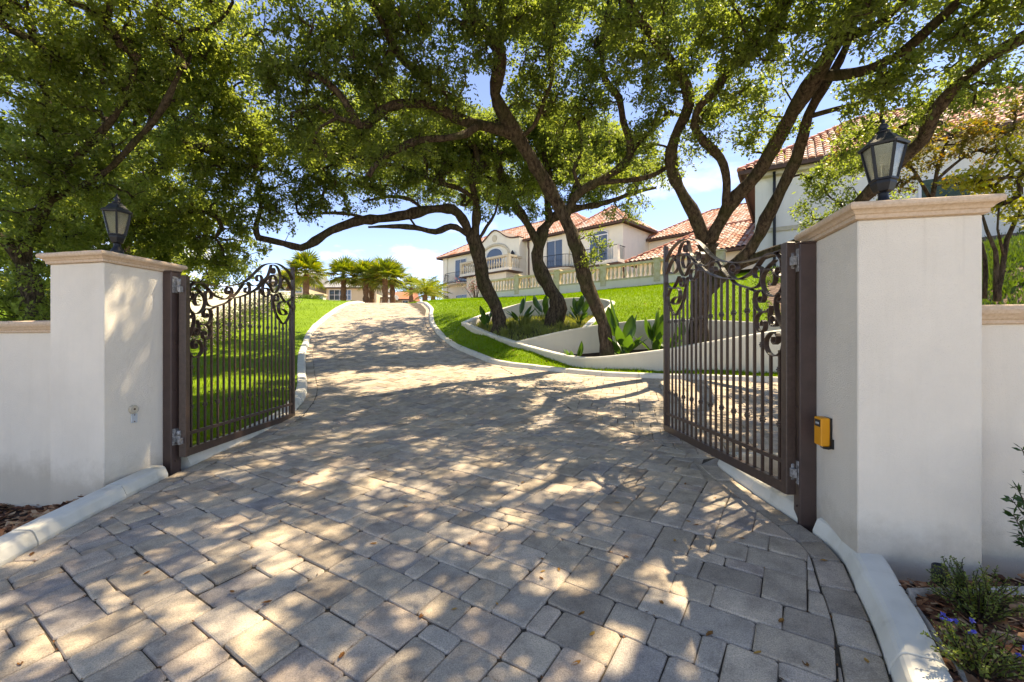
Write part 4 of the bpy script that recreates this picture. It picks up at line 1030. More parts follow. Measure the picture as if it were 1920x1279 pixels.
def paradise(label, loc, n, sc, group='bird of paradise plants in the planters'):
    root = empty('leafy_plant', loc); tag(root, label, 'plant', group)
    for k in range(n):
        put('leaf', PADS[rnd.randrange(4) if k else 2], root, (rnd.gauss(0,.03), rnd.gauss(0,.03), -.02), (rnd.gauss(0,.12), rnd.gauss(0,.12)+.08, k*2.4+rnd.uniform(-.4,.4)), (sc*rnd.uniform(.75,1.1),)*3)
def on(fl, px, Y):
    x = (px-960)/F*Y; return (x, Y, float(fl(np.array(x), np.array(Y))))
paradise('small paddle-leafed plant in the lower planter left of the slanting oak trunk', on(floorL, 1078, 10.9), 9, .85)
paradise('tallest paddle-leafed plant right of the slanting oak trunk', on(floorL, 1168, 10.9), 13, 1.38)
paradise('broad paddle-leafed plant in the lower planter just before the open gate', on(floorL, 1226, 10.8), 11, 1.15)
paradise('paddle-leafed plant in the lower planter behind the gate bars', on(floorL, 1262, 10.7), 9, 1.1)
paradise('paddle-leafed plant at the narrow tip of the upper planter', on(floorU, 915, 14.6), 9, .95)
paradise('paddle-leafed plant between the two trunks in the upper planter', on(floorU, 978, 15.0), 12, 1.05)
paradise('drooping paddle-leafed plant in front of the knobbly trunk', on(floorU, 1018, 15.6), 9, 1.1)
paradise('paddle-leafed plant in the corner of the upper planter', on(floorU, 1085, 14.2), 12, 1.05)

def tuft(label, loc, n, h, group='ornamental grass tufts in the upper planter'):
    a = nr.uniform(0, 6.283, n); r = np.abs(nr.normal(0, .05, n)); P = np.stack([r*np.cos(a), r*np.sin(a), 0*a], 1)
    ln = nr.uniform(.5, 1.1, n)*h; out = nr.uniform(.15, .9, n)
    p1 = P + np.stack([np.cos(a)*ln*out*.35, np.sin(a)*ln*out*.35, ln*.6], 1); p2 = P + np.stack([np.cos(a)*ln*out, np.sin(a)*ln*out, ln*(.95-.55*out)], 1)
    s = np.stack([-np.sin(a), np.cos(a), 0*a], 1)*.004
    V = np.concatenate([np.stack([P-s, P+s, p1+s*.8, p1-s*.8], 1), np.stack([p1-s*.8, p1+s*.8, p2+s*.15, p2-s*.15], 1)])
    o = link('grass_tuft', quads_mesh('grass_tuft', V, 4, M['blade'])); o.location = loc; tag(o, label, 'ornamental grass', group)
TL = ['pale arching grass tuft beside the first trunk in the upper planter', 'low green grass tuft at the front edge of the upper planter', 'wispy grass tuft near the middle of the upper planter', 'green grass tuft against the inner wall top', 'grass tuft at the foot of the knobbly trunk', 'grass tuft at the front of the upper planter near the slanting trunk', 'pale fountain of grass between the two trunks', 'short grass tuft near the planter tip']
for (px, Y, n, h), lb_ in zip([(960,14.3,260,.5),(945,13.3,240,.4),(990,13.6,260,.45),(1020,13.0,240,.35),(1050,13.7,200,.35),(1075,13.1,220,.38),(985,14.6,280,.6),(905,15.2,200,.4)], TL): tuft(lb_, on(floorU, px, Y), n, h)
# ground cover in both planters
cx, cy = cellsU; n = 9000; k = nr.integers(0, len(cx), n); x = cx[k]+nr.uniform(-.08,.08,n); y = cy[k]+nr.uniform(-.08,.08,n)
V = leaf_quads(np.stack([x, y, floorU(x, y)-.01], 1), nr.normal(0,.5,(n,3))+np.array([0,0,1.2]), nr.uniform(.06,.2,n), nr.uniform(.01,.03,n))
kind(link('ground_cover', quads_mesh('ground_cover', V, 4, M['blade'])), 'stuff', 'low grassy ground cover filling the upper planter', 'ground cover')
# plants on the mulched bank
cx, cy = cellsB; n = 17000; cent = [(rnd.uniform(6.6,20), rnd.uniform(8.3,19)) for _ in range(90)]
cent += [(Y_*rnd.uniform(1.0,1.16), Y_) for Y_ in [rnd.uniform(7.8,14) for _ in range(60)]]
cent = np.array([c for c in cent if is_bed(np.array(c[0]), np.array(c[1]))]); k = nr.integers(0, len(cent), n)
x = cent[k,0]+nr.normal(0,.22,n); y = cent[k,1]+nr.normal(0,.22,n)
V = leaf_quads(np.stack([x, y, hillR(x, y)-.01], 1), nr.normal(0,.5,(n,3))+np.array([0,0,1.0]), nr.uniform(.08,.26,n), nr.uniform(.015,.05,n))
kind(link('ground_cover', quads_mesh('ground_cover', V, 4, M['hedge'])), 'stuff', 'clumps of low green plants on the mulched bank', 'ground cover')

# ------------------------------------------------------------------ balustrade on the upper terrace
ax = BAL_B - BAL_A; bl = np.linalg.norm(ax); brz = math.atan2(ax[1], ax[0])
root = empty('balustrade', (BAL_A[0], BAL_A[1], 0), brz); tag(root, 'long cast stone balustrade on the terrace above the lawn', 'balustrade')
BZ = 4.85; BT = 5.72
m = MB(); m.box((-.3, -.14, 3.6), (bl+.3, .14, BZ)); m.build('base_wall', M['wall_cream'], root)
bm_ = MB(); bm_.lathe([(.072,0),(.072,.04),(.048,.055),(.056,.09),(.085,.20),(.088,.26),(.066,.36),(.042,.46),(.036,.53),(.048,.56),(.062,.575),(.062,.62)], 10); BALM = bm_.mesh('baluster', M['balu'], True)
npan = 5; pier = .34; seg = bl / npan
for k in range(npan+1):
    x = k*seg; m = MB(); m.bbox((x-pier/2, -pier/2, BZ-.25), (x+pier/2, pier/2, BT+.04), .01); pr_ = m.build('pier', M['balu_mossy'], root)
    m = MB(); m.bbox((x-pier/2-.05, -pier/2-.05, BT+.0405), (x+pier/2+.05, pier/2+.05, BT+.11), .015); m.build('pier_cap', M['balu_mossy'], pr_)
for k in range(npan):
    x0 = k*seg+pier/2+.003; x1 = (k+1)*seg-pier/2-.003
    m = MB(); m.box((x0, -.16, BZ+.001), (x1, .16, BZ+.09)); m.build('plinth', M['balu_mossy'], root)
    m = MB(); m.box((x0, -.15, BT-.12), (x1, .15, BT)); m.build('hand_rail', M['balu_mossy'], root)
    nb = int((x1-x0)/.235); 
    for q in range(nb): put('baluster', BALM, root, (x0+(q+.5)*(x1-x0)/nb, 0, BZ+.088), (0,0,0), (1,1,(BT-.12-BZ-.086)/.62))
# terrace ground behind it
d2 = np.array([-ax[1], ax[0]])/bl
if d2[1] < 0: d2 = -d2
q = [BAL_A - ax/bl*.5, BAL_B + ax/bl*2, BAL_B + ax/bl*2 + d2*30, BAL_A - ax/bl*.5 + d2*30]
m = MB(); m.add([(p[0], p[1], BZ-.05) for p in q], [(0,1,2,3)]); kind(m.build('terrace', M['paver_far']), 'structure', 'paved terrace behind the balustrade')
# ------------------------------------------------------------------ roofs of half-round clay tiles
def tile_geo(w_=.27, l=.46, h=.085):
    n = 4; R = []
    for t, s in ((0, 1.0), (1, .82)):
        R.append([(-w_/2*s*math.cos(math.pi*j/n), l*t, h*s*math.sin(math.pi*j/n) + .03*(1-t)) for j in range(n+1)])
    return R
TG = tile_geo()
tm = MB(); tm.rings(TG, False, False, closed=False); tm.f.append((0,1,2,3,4)); TILEM = tm.mesh('roof_tile', M['tile_one'])
def hip_roof(root, x0, x1, y0, y1, z, h, over=.55, faces=('front', 'left', 'right'), individual=0, view=None, inset=None):
    a0, a1, b0, b1 = x0-over, x1+over, y0-over, y1+over; hw = (b1-b0)/2 if inset is None else inset
    wide = (a1-a0) >= (b1-b0)
    if wide: r0 = Vector((a0+hw, (b0+b1)/2, z+h)); r1 = Vector((a1-hw, (b0+b1)/2, z+h))
    else:
        hw = (a1-a0)/2; r0 = Vector(((a0+a1)/2, b0+hw, z+h)); r1 = Vector(((a0+a1)/2, b1-hw, z+h))
    A, B, C_, D = Vector((a0,b0,z)), Vector((a1,b0,z)), Vector((a1,b1,z)), Vector((a0,b1,z))
    if wide: F4 = {'front': [A,B,r1,r0], 'right': [B,C_,r1], 'back': [C_,D,r0,r1], 'left': [D,A,r0]}
    else: F4 = {'front': [A,B,r0], 'right': [B,C_,r1,r0], 'back': [C_,D,r1], 'left': [D,A,r0,r1]}
    m = MB()
    for f in F4.values(): m.add(f, [tuple(range(len(f)))])
    m.add([A,B,C_,D], [(3,2,1,0)]); roof = m.build('roof', M['fascia'], root)
    m = MB(); t = .16
    for p, q in ((A,B),(B,C_),(C_,D),(D,A)):
        d = (q-p).normalized(); o = Vector((d.y,-d.x,0))*.05
        m.add([p+o, q+o, q+o-Vector((0,0,t)), p+o-Vector((0,0,t)), p-o, q-o, q-o-Vector((0,0,t)), p-o-Vector((0,0,t))], [(0,3,2,1),(4,5,6,7),(0,1,5,4),(3,7,6,2),(0,4,7,3),(1,2,6,5)])
    m.build('fascia', M['fascia'], roof)
    T = MB(); singles = []
    for nm in faces:
        f = F4[nm]; p = f[0]; e = (f[1]-f[0]); L_ = e.length; e.normalize(); nrm = e.cross(f[2]-f[0]).normalized()
        if nrm.z < 0: nrm = -nrm
        s = nrm.cross(e)
        if s.z < 0: s = -s
        poly = [((v-p).dot(e), (v-p).dot(s)) for v in f]; top = max(q[1] for q in poly)
        X = e.cross(s)
        for r in range(int(top/.36)+1):
            for c in range(int(L_/.285)+1):
                u = (c+.5)*.285; v = r*.36
                if not inside(poly, np.array(u), np.array(v+.12)): continue
                o = p + e*u + s*(v-.04) + nrm*.012
                if individual and nm == 'front': singles.append((o, e, s, nrm))
                else: T.rings([[o + e*q[0] + s*q[1] + nrm*q[2] for q in row] for row in TG], False, False, closed=False)
    if singles:
        Mi = root.matrix_world
        order = sorted(range(len(singles)), key=lambda i: (view(singles[i][0]) if view else i)); keep = set(order[:individual])
        for i, (o, e, s, nrm) in enumerate(singles):
            if i in keep:
                mt = Matrix((( e.x, s.x, nrm.x, o.x), (e.y, s.y, nrm.y, o.y), (e.z, s.z, nrm.z, o.z), (0,0,0,1)))
                t_ = bpy.data.objects.new('roof_tile', TILEM); COL.objects.link(t_); t_.parent = roof; t_.matrix_local = mt
            else: T.rings([[o + e*q[0] + s*q[1] + nrm*q[2] for q in row] for row in TG], False, False, closed=False)
    kind(T.build('roof_tiles', M['tile'], roof), 'stuff')
    m = MB()
    def capline(p, q):
        n = max(2, int((q-p).length/.45))
        for i in range(n):
            a = p.lerp(q, i/n); b = p.lerp(q, (i+1.12)/n); up = Vector((0,0,.05)); m.tube([a+up, b+up*.7], [.14,.115], 6)
    for p, q in ((A, r0), (B, r1 if wide else r0)): capline(p, q)
    capline(r0, r1); m.build('ridge', M['ridge'], roof)
    return roof
def window(root, x, z, w_, h, y=0.0, nx=2, nz=2, frame=None, arch=0.0, name='window'):
    """window proud of a wall whose face is at local y, looking to -y"""
    fr = frame or M['white']; m = MB(); t = .09
    m.box((x-w_/2-t, y-.07, z-t), (x-w_/2, y-.002, z+h+t)); m.box((x+w_/2, y-.07, z-t), (x+w_/2+t, y-.002, z+h+t))
    m.box((x-w_/2, y-.07, z-t), (x+w_/2, y-.002, z)); m.box((x-w_/2, y-.07, z+h), (x+w_/2, y-.002, z+h+t))
    o = m.build(name, fr, root)
    m = MB()
    for i in range(1, nx): m.box((x-w_/2+w_*i/nx-.025, y-.06, z), (x-w_/2+w_*i/nx+.025, y-.03, z+h))
    for k in range(1, nz): m.box((x-w_/2, y-.055, z+h*k/nz-.02), (x+w_/2, y-.032, z+h*k/nz+.02))
    if m.v: m.build('glazing_bar', fr, o)
    for i in range(nx):
        m = MB(); m.box((x-w_/2+w_*i/nx+.002, y-.028, z+.002), (x-w_/2+w_*(i+1)/nx-.002, y-.012, z+h-.002)); m.build('pane', M['winglass'], o)
    if arch:
        n = 12
        arc = [(x+(w_/2+t)*math.cos(math.pi*i/n), z+h+t+.01+(arch)*math.sin(math.pi*i/n)) for i in range(n+1)]
        m = MB(); m.rings([[(p[0], y-.03, p[1]) for p in arc], [(p[0], y-.012, p[1]) for p in arc]], True, True); m.build('fanlight', M['winglass'], o)
        m = MB(); m.tube([(p[0], y-.04, p[1]) for p in arc], .06, 6); m.build('arch_frame', fr, o)
    return o
def iron_balcony(root, x, z, w_, dep, h, y=0.0):
    m = MB(); n = 16
    arc = [(x + w_/2*math.cos(math.pi + math.pi*i/n), y - dep*math.sin(math.pi*i/n)**.6 - .001) for i in range(n+1)]
    m.prism(arc, z-.18, z); b = m.build('balcony', M['wall_cream'], root)
    m = MB(); m.prism([(p[0]+(p[0]-x)*.04, p[1]*1.0-.05 if i not in (0, n) else p[1]) for i, p in enumerate(arc)], z-.06, z+.02); m.build('balcony_edge', M['fascia'], b)
    m = MB()
    m.tube([(p[0], p[1], z+h) for p in arc], .03, 5); m.tube([(p[0], p[1], z+.12) for p in arc], .02, 5)
    fine = catmull(arc, .16)
    for i, p in enumerate(fine):
        m.tube([(p[0], p[1], z+.02), (x+(p[0]-x)*1.05, y+(p[1]-y)*1.12, z+.3*h), (p[0], p[1], z+h)], .013, 4)
    m.build('railing', M['black'], b)
    return b

# ------------------------------------------------------------------ main house
HZ = 5.3
house = empty('mansion', (-8.5, 56, 0), math.atan2(-.683, .73)); tag(house, 'large cream stucco mansion with red tile roofs above the balustrade', 'house')
bpy.context.view_layer.update()
m = MB(); m.box((0, 0, HZ), (21, 9, 12.0)); m.build('main_wall', M['wall_cream'], house)
hip_roof(house, 0, 21.2, 0, 9, 12.1, 3.1)
# corner and wall pilasters
for x in (.55, 5.6, 14.6, 16.0, 18.7, 20.2):
    m = MB(); m.box((x-.4, -.12, HZ), (x+.4, -.001, 12.0)); m.build('pilaster', M['wall_cream'], house)
# central bay with curved gable
bx0, bx1, by = 6.5, 13.6, -1.0; top = []
for i in range(17):
    t = i/16; x = bx0 + (bx1-bx0)*t; z = 12.3 + 1.25*math.exp(-((t-.5)/.21)**2)
    top.append((x, z))
poly = [(bx0, HZ)] + top + [(bx1, HZ)]
m = MB(); m.rings([[(p[0], by, p[1]) for p in poly], [(p[0], 1.2, p[1]) for p in poly]], True, True); bay = m.build('bay_wall', M['wall_cream'], house)
m = MB(); m.rings([[(p[0], y_, p[1]+d) for p in top] + [(p[0], y_, p[1]+d-.14) for p in reversed(top)] for y_, d in ((by-.12,.12),(1.3,.12))], True, True); m.build('gable_coping', M['fascia'], bay)
m = MB(); xc = (bx0+bx1)/2; arc = [(xc + 2.1*math.cos(math.pi*i/18), 10.9 + 1.15*math.sin(math.pi*i/18)) for i in range(19)]
m.tube([(p[0], by-.02, p[1]) for p in arc], .16, 6); m.build('arch_moulding', M['balu'], bay)
m = MB(); m.tube([(xc, by-.06, 12.75), (xc, by+.02, 12.75)], .36, 14); m.build('medallion', M['balu'], bay)
window(house, xc, 9.0, 2.3, 1.75, by, 2, 2, arch=.85)
# stone balcony
m = MB(); m.box((bx0+.2, by-2.0, 8.75), (bx1+.4, by-.001, 9.05)); sb = m.build('stone_balcony', M['wall_cream'], house)
m = MB(); m.box((bx0+.1, by-2.1, 8.68), (bx1+.5, by-.001, 8.748)); m.build('balcony_edge', M['fascia'], sb)
m = MB(); m.box((bx0+.9, by-1.6, HZ), (bx1-.3, by-.001, 8.67)); m.build('porch_wall', M['wall_cream'], house)
for x in (bx0+.35, (bx0+bx1)/2+.3, bx1+.25):
    m = MB(); m.box((x-.16, by-1.98, 9.052), (x+.16, by-1.66, 10.25)); m.build('balcony_pier', M['balu'], sb)
m = MB(); m.box((bx0+.2, by-1.99, 10.1), (bx1+.4, by-1.65, 10.3)); m.box((bx0+.2, by-1.64, 10.1), (bx0+.5, by-.002, 10.3)); m.box((bx1+.1, by-1.64, 10.1), (bx1+.4, by-.002, 10.3)); m.build('balcony_rail', M['balu'], sb)
for i in range(19):
    x = bx0+.65+i*.36
    if min(abs(x-q) for q in (bx0+.35, (bx0+bx1)/2+.3, bx1+.25)) > .25: put('baluster', BALM, sb, (x, by-1.82, 9.052), (0,0,0), (1.2,1.2,1.68))
for i in range(4): put('baluster', BALM, sb, (bx1+.25, by-1.4+i*.36, 9.052), (0,0,0), (1.2,1.2,1.68))
# tall windows with iron balconies
window(house, 3.4, 8.75, 1.9, 2.75, 0, 2, 1); iron_balcony(house, 3.2, 8.7, 4.2, 1.2, 1.15)
window(house, 17.4, 8.75, 2.0, 2.75, 0, 2, 1); iron_balcony(house, 17.4, 8.7, 4.4, 1.2, 1.15)
window(house, 3.6, 5.4, 2.0, 1.9, 0, 2, 2)
m = MB(); m.tube([(14.1,-.25,11.9),(14.1,-.25,11.4),(14.1,-.12,11.1),(14.1,-.12,HZ)], .08, 8); m.build('downpipe', M['fascia'], house)
for (x, y, z) in ((12.9, by-.12, 10.6), (5.75, -.22, 6.5)):
    m = MB(); m.lathe([(.05,z-.35),(.16,z-.2),(.2,z+.15),(.12,z+.32),(.03,z+.45)], 6, (x, y-.15)); wl = m.build('wall_lamp', M['black'], house)
# tower
m = MB(); m.box((21.0, -1.6, HZ), (25.6, 3.5, 11.4)); m.build('tower_wall', M['wall_cream'], house)
hip_roof(house, 21.0, 25.6, -1.6, 3.5, 11.5, 2.2)
window(house, 23.3, 8.4, 1.7, 2.3, -1.6, 2, 1, arch=.35)
m = MB(); m.box((22.0, -2.9, 8.0), (25.9, -1.601, 8.3)); tb = m.build('tower_balcony', M['wall_cream'], house)
m = MB(); m.box((21.9, -3.0, 7.86), (26.0, -1.601, 7.998)); m.build('balcony_edge', M['fascia'], tb)
m = MB(); m.tube([(22.1,-1.62,9.4),(22.1,-2.85,9.4),(25.8,-2.85,9.4),(25.8,-1.62,9.4)], .035, 5)
for i in range(26): m.tube([(22.1+i*.148,-2.85,8.3),(22.1+i*.148,-2.85,9.4)], .013, 4)
for i in range(8): m.tube([(25.8,-2.8+i*.148,8.3),(25.8,-2.8+i*.148,9.4)], .013, 4)
m.build('railing', M['black'], tb)
m = MB(); m.box((25.45, -2.86, 8.302), (25.85, -2.5, 9.45)); m.build('balcony_pier', M['wall_cream'], tb)
m = MB(); m.tube([(25.75,-1.75,7.85),(25.75,-1.75,7.4),(25.68,-1.5,7.1),(25.68,-1.5,HZ)], .08, 8); m.build('downpipe', M['fascia'], house)
# wing behind and low hipped roof in front of it
m = MB(); m.box((25.601, 3.0, HZ), (38, 11, 10.6)); m.build('wing_wall', M['wall_cream'], house)
hip_roof(house, 25.6, 38, 3.0, 11, 10.7, 2.7)
window(house, 27.6, 8.6, 1.0, 1.1, 3.0, 1, 1, M['wall_cream'])
m = MB(); m.box((29.9, -7.4, 4.6), (41, -.5, 6.7)); m.build('loggia_wall', M['wall_cream'], house)
hip_roof(house, 29.9, 41, -7.4, -.5, 6.8, 2.3)

# ------------------------------------------------------------------ tall wing beside the bank
wing = empty('house_wing', (10.9, 20.4, 0), math.atan2(-.522, .853)); tag(wing, 'tall cream house wing with tiled roof behind the lantern pillar', 'house')
bpy.context.view_layer.update()
m = MB(); m.box((0, 0, 2.5), (15, 8, 8.95)); m.build('wall', M['wall_white'], wing)
m = MB(); m.box((-.05, -.07, 6.3), (15.05, -.001, 6.48)); m.build('belt_moulding', M['balu'], wing)
m = MB(); m.box((-.3, -.35, 8.72), (15.3, -.001, 8.90)); m.build('soffit', M['balu'], wing)
def vw(o):
    p = wing.matrix_world @ o; px = 960 + F*p.x/p.y; py = 650 - F*(p.z-EYE)/p.y
    return p.y + (100 if (px > 1935 or py < -10) else 0)
hip_roof(wing, 0, 15, 0, 8, 9.02, 3.0, .6, ('front', 'left'), 290, vw)
wn = window(wing, 6.3, 6.75, 1.35, .85, 0, 1, 1, M['white'])
for i in range(11):
    m = MB(); m.add([(5.64,-.034,6.765+i*.077),(6.96,-.034,6.765+i*.077),(6.96,-.058,6.825+i*.077),(5.64,-.058,6.825+i*.077),(5.64,-.026,6.770+i*.077),(6.96,-.026,6.770+i*.077),(6.96,-.050,6.830+i*.077),(5.64,-.050,6.830+i*.077)], [(0,1,2,3),(7,6,5,4),(3,2,6,7),(0,4,5,1),(0,3,7,4),(1,5,6,2)]); m.build('shutter_slat', M['shutter'], wn)
m = MB(); m.tube([(.75,-.4,8.8),(.75,-.12,8.5),(.75,-.12,2.6)], .06, 8); m.build('downpipe', M['black'], wing)

# ------------------------------------------------------------------ far houses beyond the palms
def gable_house(label, px0, px1, Y, zb, ze, zrg, dep, wall, roofm, wins, name='house'):
    x0 = (px0-960)/F*Y; x1 = (px1-960)/F*Y
    root = empty(name, (x0, Y, 0)); tag(root, label, 'house'); wdt = x1-x0
    m = MB(); m.box((0,0,zb),(wdt,dep,ze)); m.build('wall', wall, root)
    m = MB(); o = .4; m.add([(-o,-o,ze),(wdt+o,-o,ze),(wdt+o,dep+o,ze),(-o,dep+o,ze),(-o,dep/2,zrg),(wdt+o,dep/2,zrg)], [(0,1,5,4),(2,3,4,5),(0,4,3),(1,2,5),(3,2,1,0)]); rf = m.build('roof', roofm, root)
    m = MB(); m.box((-o,-o-.05,ze-.15),(wdt+o,-o,ze+.02)); m.build('fascia', M['fascia'], rf)
    for (wpx, wz, ww, wh, nx, nz) in wins: window(root, (wpx-960)/F*Y - x0, wz, ww, wh, 0, nx, nz)
    return root
gable_house('beige house with grey roof and wide white window between the palms', 612, 706, 58, 5.2, 8.75, 10.6, 8, M['wall_beige'], M['greyroof'], [(632,7.2,1.9,1.25,3,2),(652,7.2,.8,1.25,2,2)])
gable_house('beige house end with white window behind the first palm', 505, 572, 56, 5.2, 9.2, 11.4, 8, M['wall_beige'], M['greyroof'], [(558,7.9,1.1,.95,3,2),(525,7.9,1.1,.95,2,2)])
gable_house('white garage block beside the beige house', 703, 728, 60, 5.2, 7.7, 8.4, 6, M['wall_white'], M['greyroof'], [])
gable_house('coral coloured house behind the palm trunks', 690, 742, 66, 5.2, 8.3, 9.6, 8, M['wall_coral'], M['ridge'], [])
gable_house('small tan house with pale corner behind the palm trunks', 738, 768, 64, 5.2, 7.9, 9.3, 6, M['wall_beige'], M['ridge'], [(760,6.6,.7,1.1,1,2)])
gable_house('white house beyond the feather palm', 768, 850, 70, 5.2, 7.9, 8.6, 6, M['wall_white'], M['greyroof'], [(780,6.6,1.0,1.3,1,2),(800,6.6,1.0,1.3,2,2)])

# ------------------------------------------------------------------ hedge, garden wall and flower bed left of the drive
def leafy_box(name, label, cat, lo, hi, n, ln, mat, group=None, core=True):
    root = empty(name, ((lo[0]+hi[0])/2, (lo[1]+hi[1])/2, lo[2])); tag(root, label, cat, group)
    c = Vector(root.location); lo = np.array(lo)-np.array(c); hi = np.array(hi)-np.array(c)
    P = nr.uniform(lo, hi, (n, 3)); f = nr.integers(0, 4, n)
    P[f==0,2] = hi[2]; P[f==1,1] = lo[1]; P[f==2,0] = hi[0]; P += nr.normal(0, .05, P.shape)
    l = nr.uniform(.6,1.2,n)*ln
    link('foliage', quads_mesh('foliage', leaf_quads(P, nr.normal(0,.7,(n,3))+np.array([0,-.3,.5]), l, l*.55), 4, mat), root)
    if core:
        m = MB(); m.bbox(tuple(lo+.08), tuple(hi-.08), .05); m.build('twiggy_core', M['hedge'], root)
    return root
a = W(556, 573, 27); b = W(592, 556, 27)
leafy_box('clipped_hedge', 'clipped green hedge on the lawn crest beside the white pier', 'hedge', (a.x-1.5, 26.6, a.z-.8), (b.x, 27.6, b.z), 4500, .09, M['hedge'])
p = W(602, 568, 28)
root = empty('garden_pier', (p.x, 28, 0)); tag(root, 'pale square garden pier at the top of the lawn', 'pier')
m = MB(); m.bbox((-.22,-.22,2.5),(.22,.22,4.35),.02); m.build('shaft', M['wall_cream'], root)
m = MB(); m.bbox((-.29,-.29,4.352),(.29,.29,4.47),.02); m.build('cap', M['cap'], root)
# white garden wall and pale flowering shrubs behind the lawn
gp = [W(250, 545, 13.5), W(330, 546, 15.5), W(420, 546, 18.5), W(500, 546, 22.5), W(545, 546, 26)]
ribbon_wall('garden_wall', catmull([tuple(q) for q in gp], .5), .2, 3.0, M['wall_white'], 'low white garden wall behind the lawn seen through the gate bars', 'wall')
FL = ['pale pink flowering shrub behind the gate hinge', 'second pale flowering shrub from the gate hinge', 'third pale flowering shrub along the white garden wall', 'fourth pale flowering shrub along the white garden wall', 'fifth pale flowering shrub along the white garden wall', 'farthest pale flowering shrub by the gate tip']
for k, ((px, py, Y), lb_) in enumerate(zip([(345,632,13.0),(390,628,14.5),(425,618,16.2),(460,606,18.2),(492,594,20.3),(520,584,22.2)], FL)):
    c = W(px, py, Y); r = .6+.015*Y
    z0 = float(zleft(np.array(c.x), np.array(c.y)))
    root = empty('flowering_shrub', (c.x, c.y, z0)); tag(root, lb_, 'shrub', 'flowering shrubs along the garden wall')
    n = 1300; P = sph(n)*nr.uniform(.55,1,(n,1))*np.array([r*1.2,r,.42]) + np.array([0,0,.22]); P[:,2] = np.abs(P[:,2]); l = nr.uniform(.05,.10,n)
    link('foliage', quads_mesh('foliage', leaf_quads(P, sph(n)+np.array([0,0,.4]), l, l*.6), 4, M['pinkflower']), root)
    m = MB()
    for q in range(5): m.tube([(0,0,-.05),(rnd.gauss(0,.3),rnd.gauss(0,.2),.5)], [.02,.006], 5)
    m.build('stems', M['bark'], root)

# ------------------------------------------------------------------ palms
def fan_leaf(r):
    """a palmate leaf: petiole and a fan of drooping blades, along +x"""
    m = MB(); pl = r*.55; m.tube([(0,0,0),(pl*.5,0,.05*r),(pl,0,.06*r)], [.03,.02,.015], 4); n = 17
    for i in range(n):
        a = (i/(n-1)-.5)*3.7; l = r*.75*(1-.25*abs(a)/1.95); c, s = math.cos(a), math.sin(a); w_ = .042*r
        b = Vector((pl,0,.06*r)); mid = b + Vector((c*l*.6, s*l*.6, .03*r-.05*r*abs(s))); tip = b + Vector((c*l, s*l, -.02*r-.10*r*abs(s)-.10*r*((i*7)%5)/5)); sd = Vector((-s, c, 0))*w_
        m.add([b, mid-sd, tip, mid+sd, mid+Vector((0,0,-w_*.5))], [(0,1,4),(0,4,3),(1,2,4),(4,2,3)])
    return m
FANM = [fan_leaf(1.5).mesh('frond', M['palm']), fan_leaf(1.75).mesh('frond', M['palm'])]
def palm(label, px, pyc, Y, zb, nf=34, sc=1.0, lean=0.0):
    c = W(px, pyc, Y); root = empty('palm_tree', (c.x, Y, zb)); tag(root, label, 'palm tree', 'palms at the top of the drive')
    h = c.z - zb; pts = [(lean*h*(t**1.5-1)*.15*0+lean*t*.6, 0, h*t) for t in np.linspace(-.02, 1, 12)]
    m = MB(); m.tube(pts, [.30+.04*math.sin(i*2.1) - .05*(i/11) for i in range(12)], 10, .25); m.build('trunk', M['palmbark'], root)
    top = Vector(pts[-1])
    for k in range(nf):
        t = k/nf; el = 1.3 - 1.9*t + rnd.gauss(0,.12); az = k*2.39996 + rnd.gauss(0,.2)
        put('frond', FANM[k % 2], root, top, (0, -el, az), (sc*1.06,)*3)
palm('tallest sabal palm beside the tip of the open gate', 574, 512, 42, 4.9, 38, 1.02)
palm('second sabal palm in front of the beige house', 644, 518, 46, 5.0, 34, .98)
palm('third sabal palm with pale trunk in the row', 686, 522, 46, 5.0, 34, 1.0)
palm('fourth sabal palm just behind the pale trunked one', 697, 526, 49, 5.0, 26, .85)
palm('fifth sabal palm with yellowing fronds in the row', 722, 519, 45, 5.0, 36, 1.0)
palm('sixth sabal palm at the end of the row', 736, 524, 47, 5.0, 28, .95)
palm('small dark sabal palm behind the feather palm', 771, 538, 60, 5.2, 22, .8)
palm('sabal palm far behind the iron gate tip', 541, 532, 52, 5.0, 26, .9)
def feather_palm(label, px, py, Y, zb):
    c = W(px, py, Y); root = empty('feather_palm', (c.x, Y, zb)); tag(root, label, 'palm tree'); h = c.z-zb
    m = MB(); m.tube([(0,0,-.2),(0,0,h*.5),(0,0,h)], [.32,.28,.22], 8, .3); m.build('trunk', M['palmbark'], root)
    fm = MB(); n = 26; pts = []
    for i in range(n+1):
        t = i/n; pts.append(Vector((2.3*t, 0, 1.5*t-1.75*t*t)))
    fm.tube(pts[::3], [.03]*len(pts[::3]), 4)
    for i in range(3, n):
        for s in (-1, 1):
            p = pts[i]; l = .75*math.sin(math.pi*(i/n))**.6+.12; fm.add([p+Vector((-.03,0,0)), p+Vector((.03,0,0)), p+Vector((.22,s*l,-.28*l-.05))], [(0,1,2)])
    me = fm.mesh('frond', M['palm'])
    for k in range(22): put('frond', me, root, (0,0,h), (0, -(1.0-1.3*k/22+rnd.gauss(0,.08)), k*2.4), (.95,)*3)
feather_palm('feather-leafed pindo palm left of the mansion corner', 797, 553, 44, 5.0)
feather_palm('smaller feather-leafed palm beside the pindo palm', 812, 556, 50, 5.1)

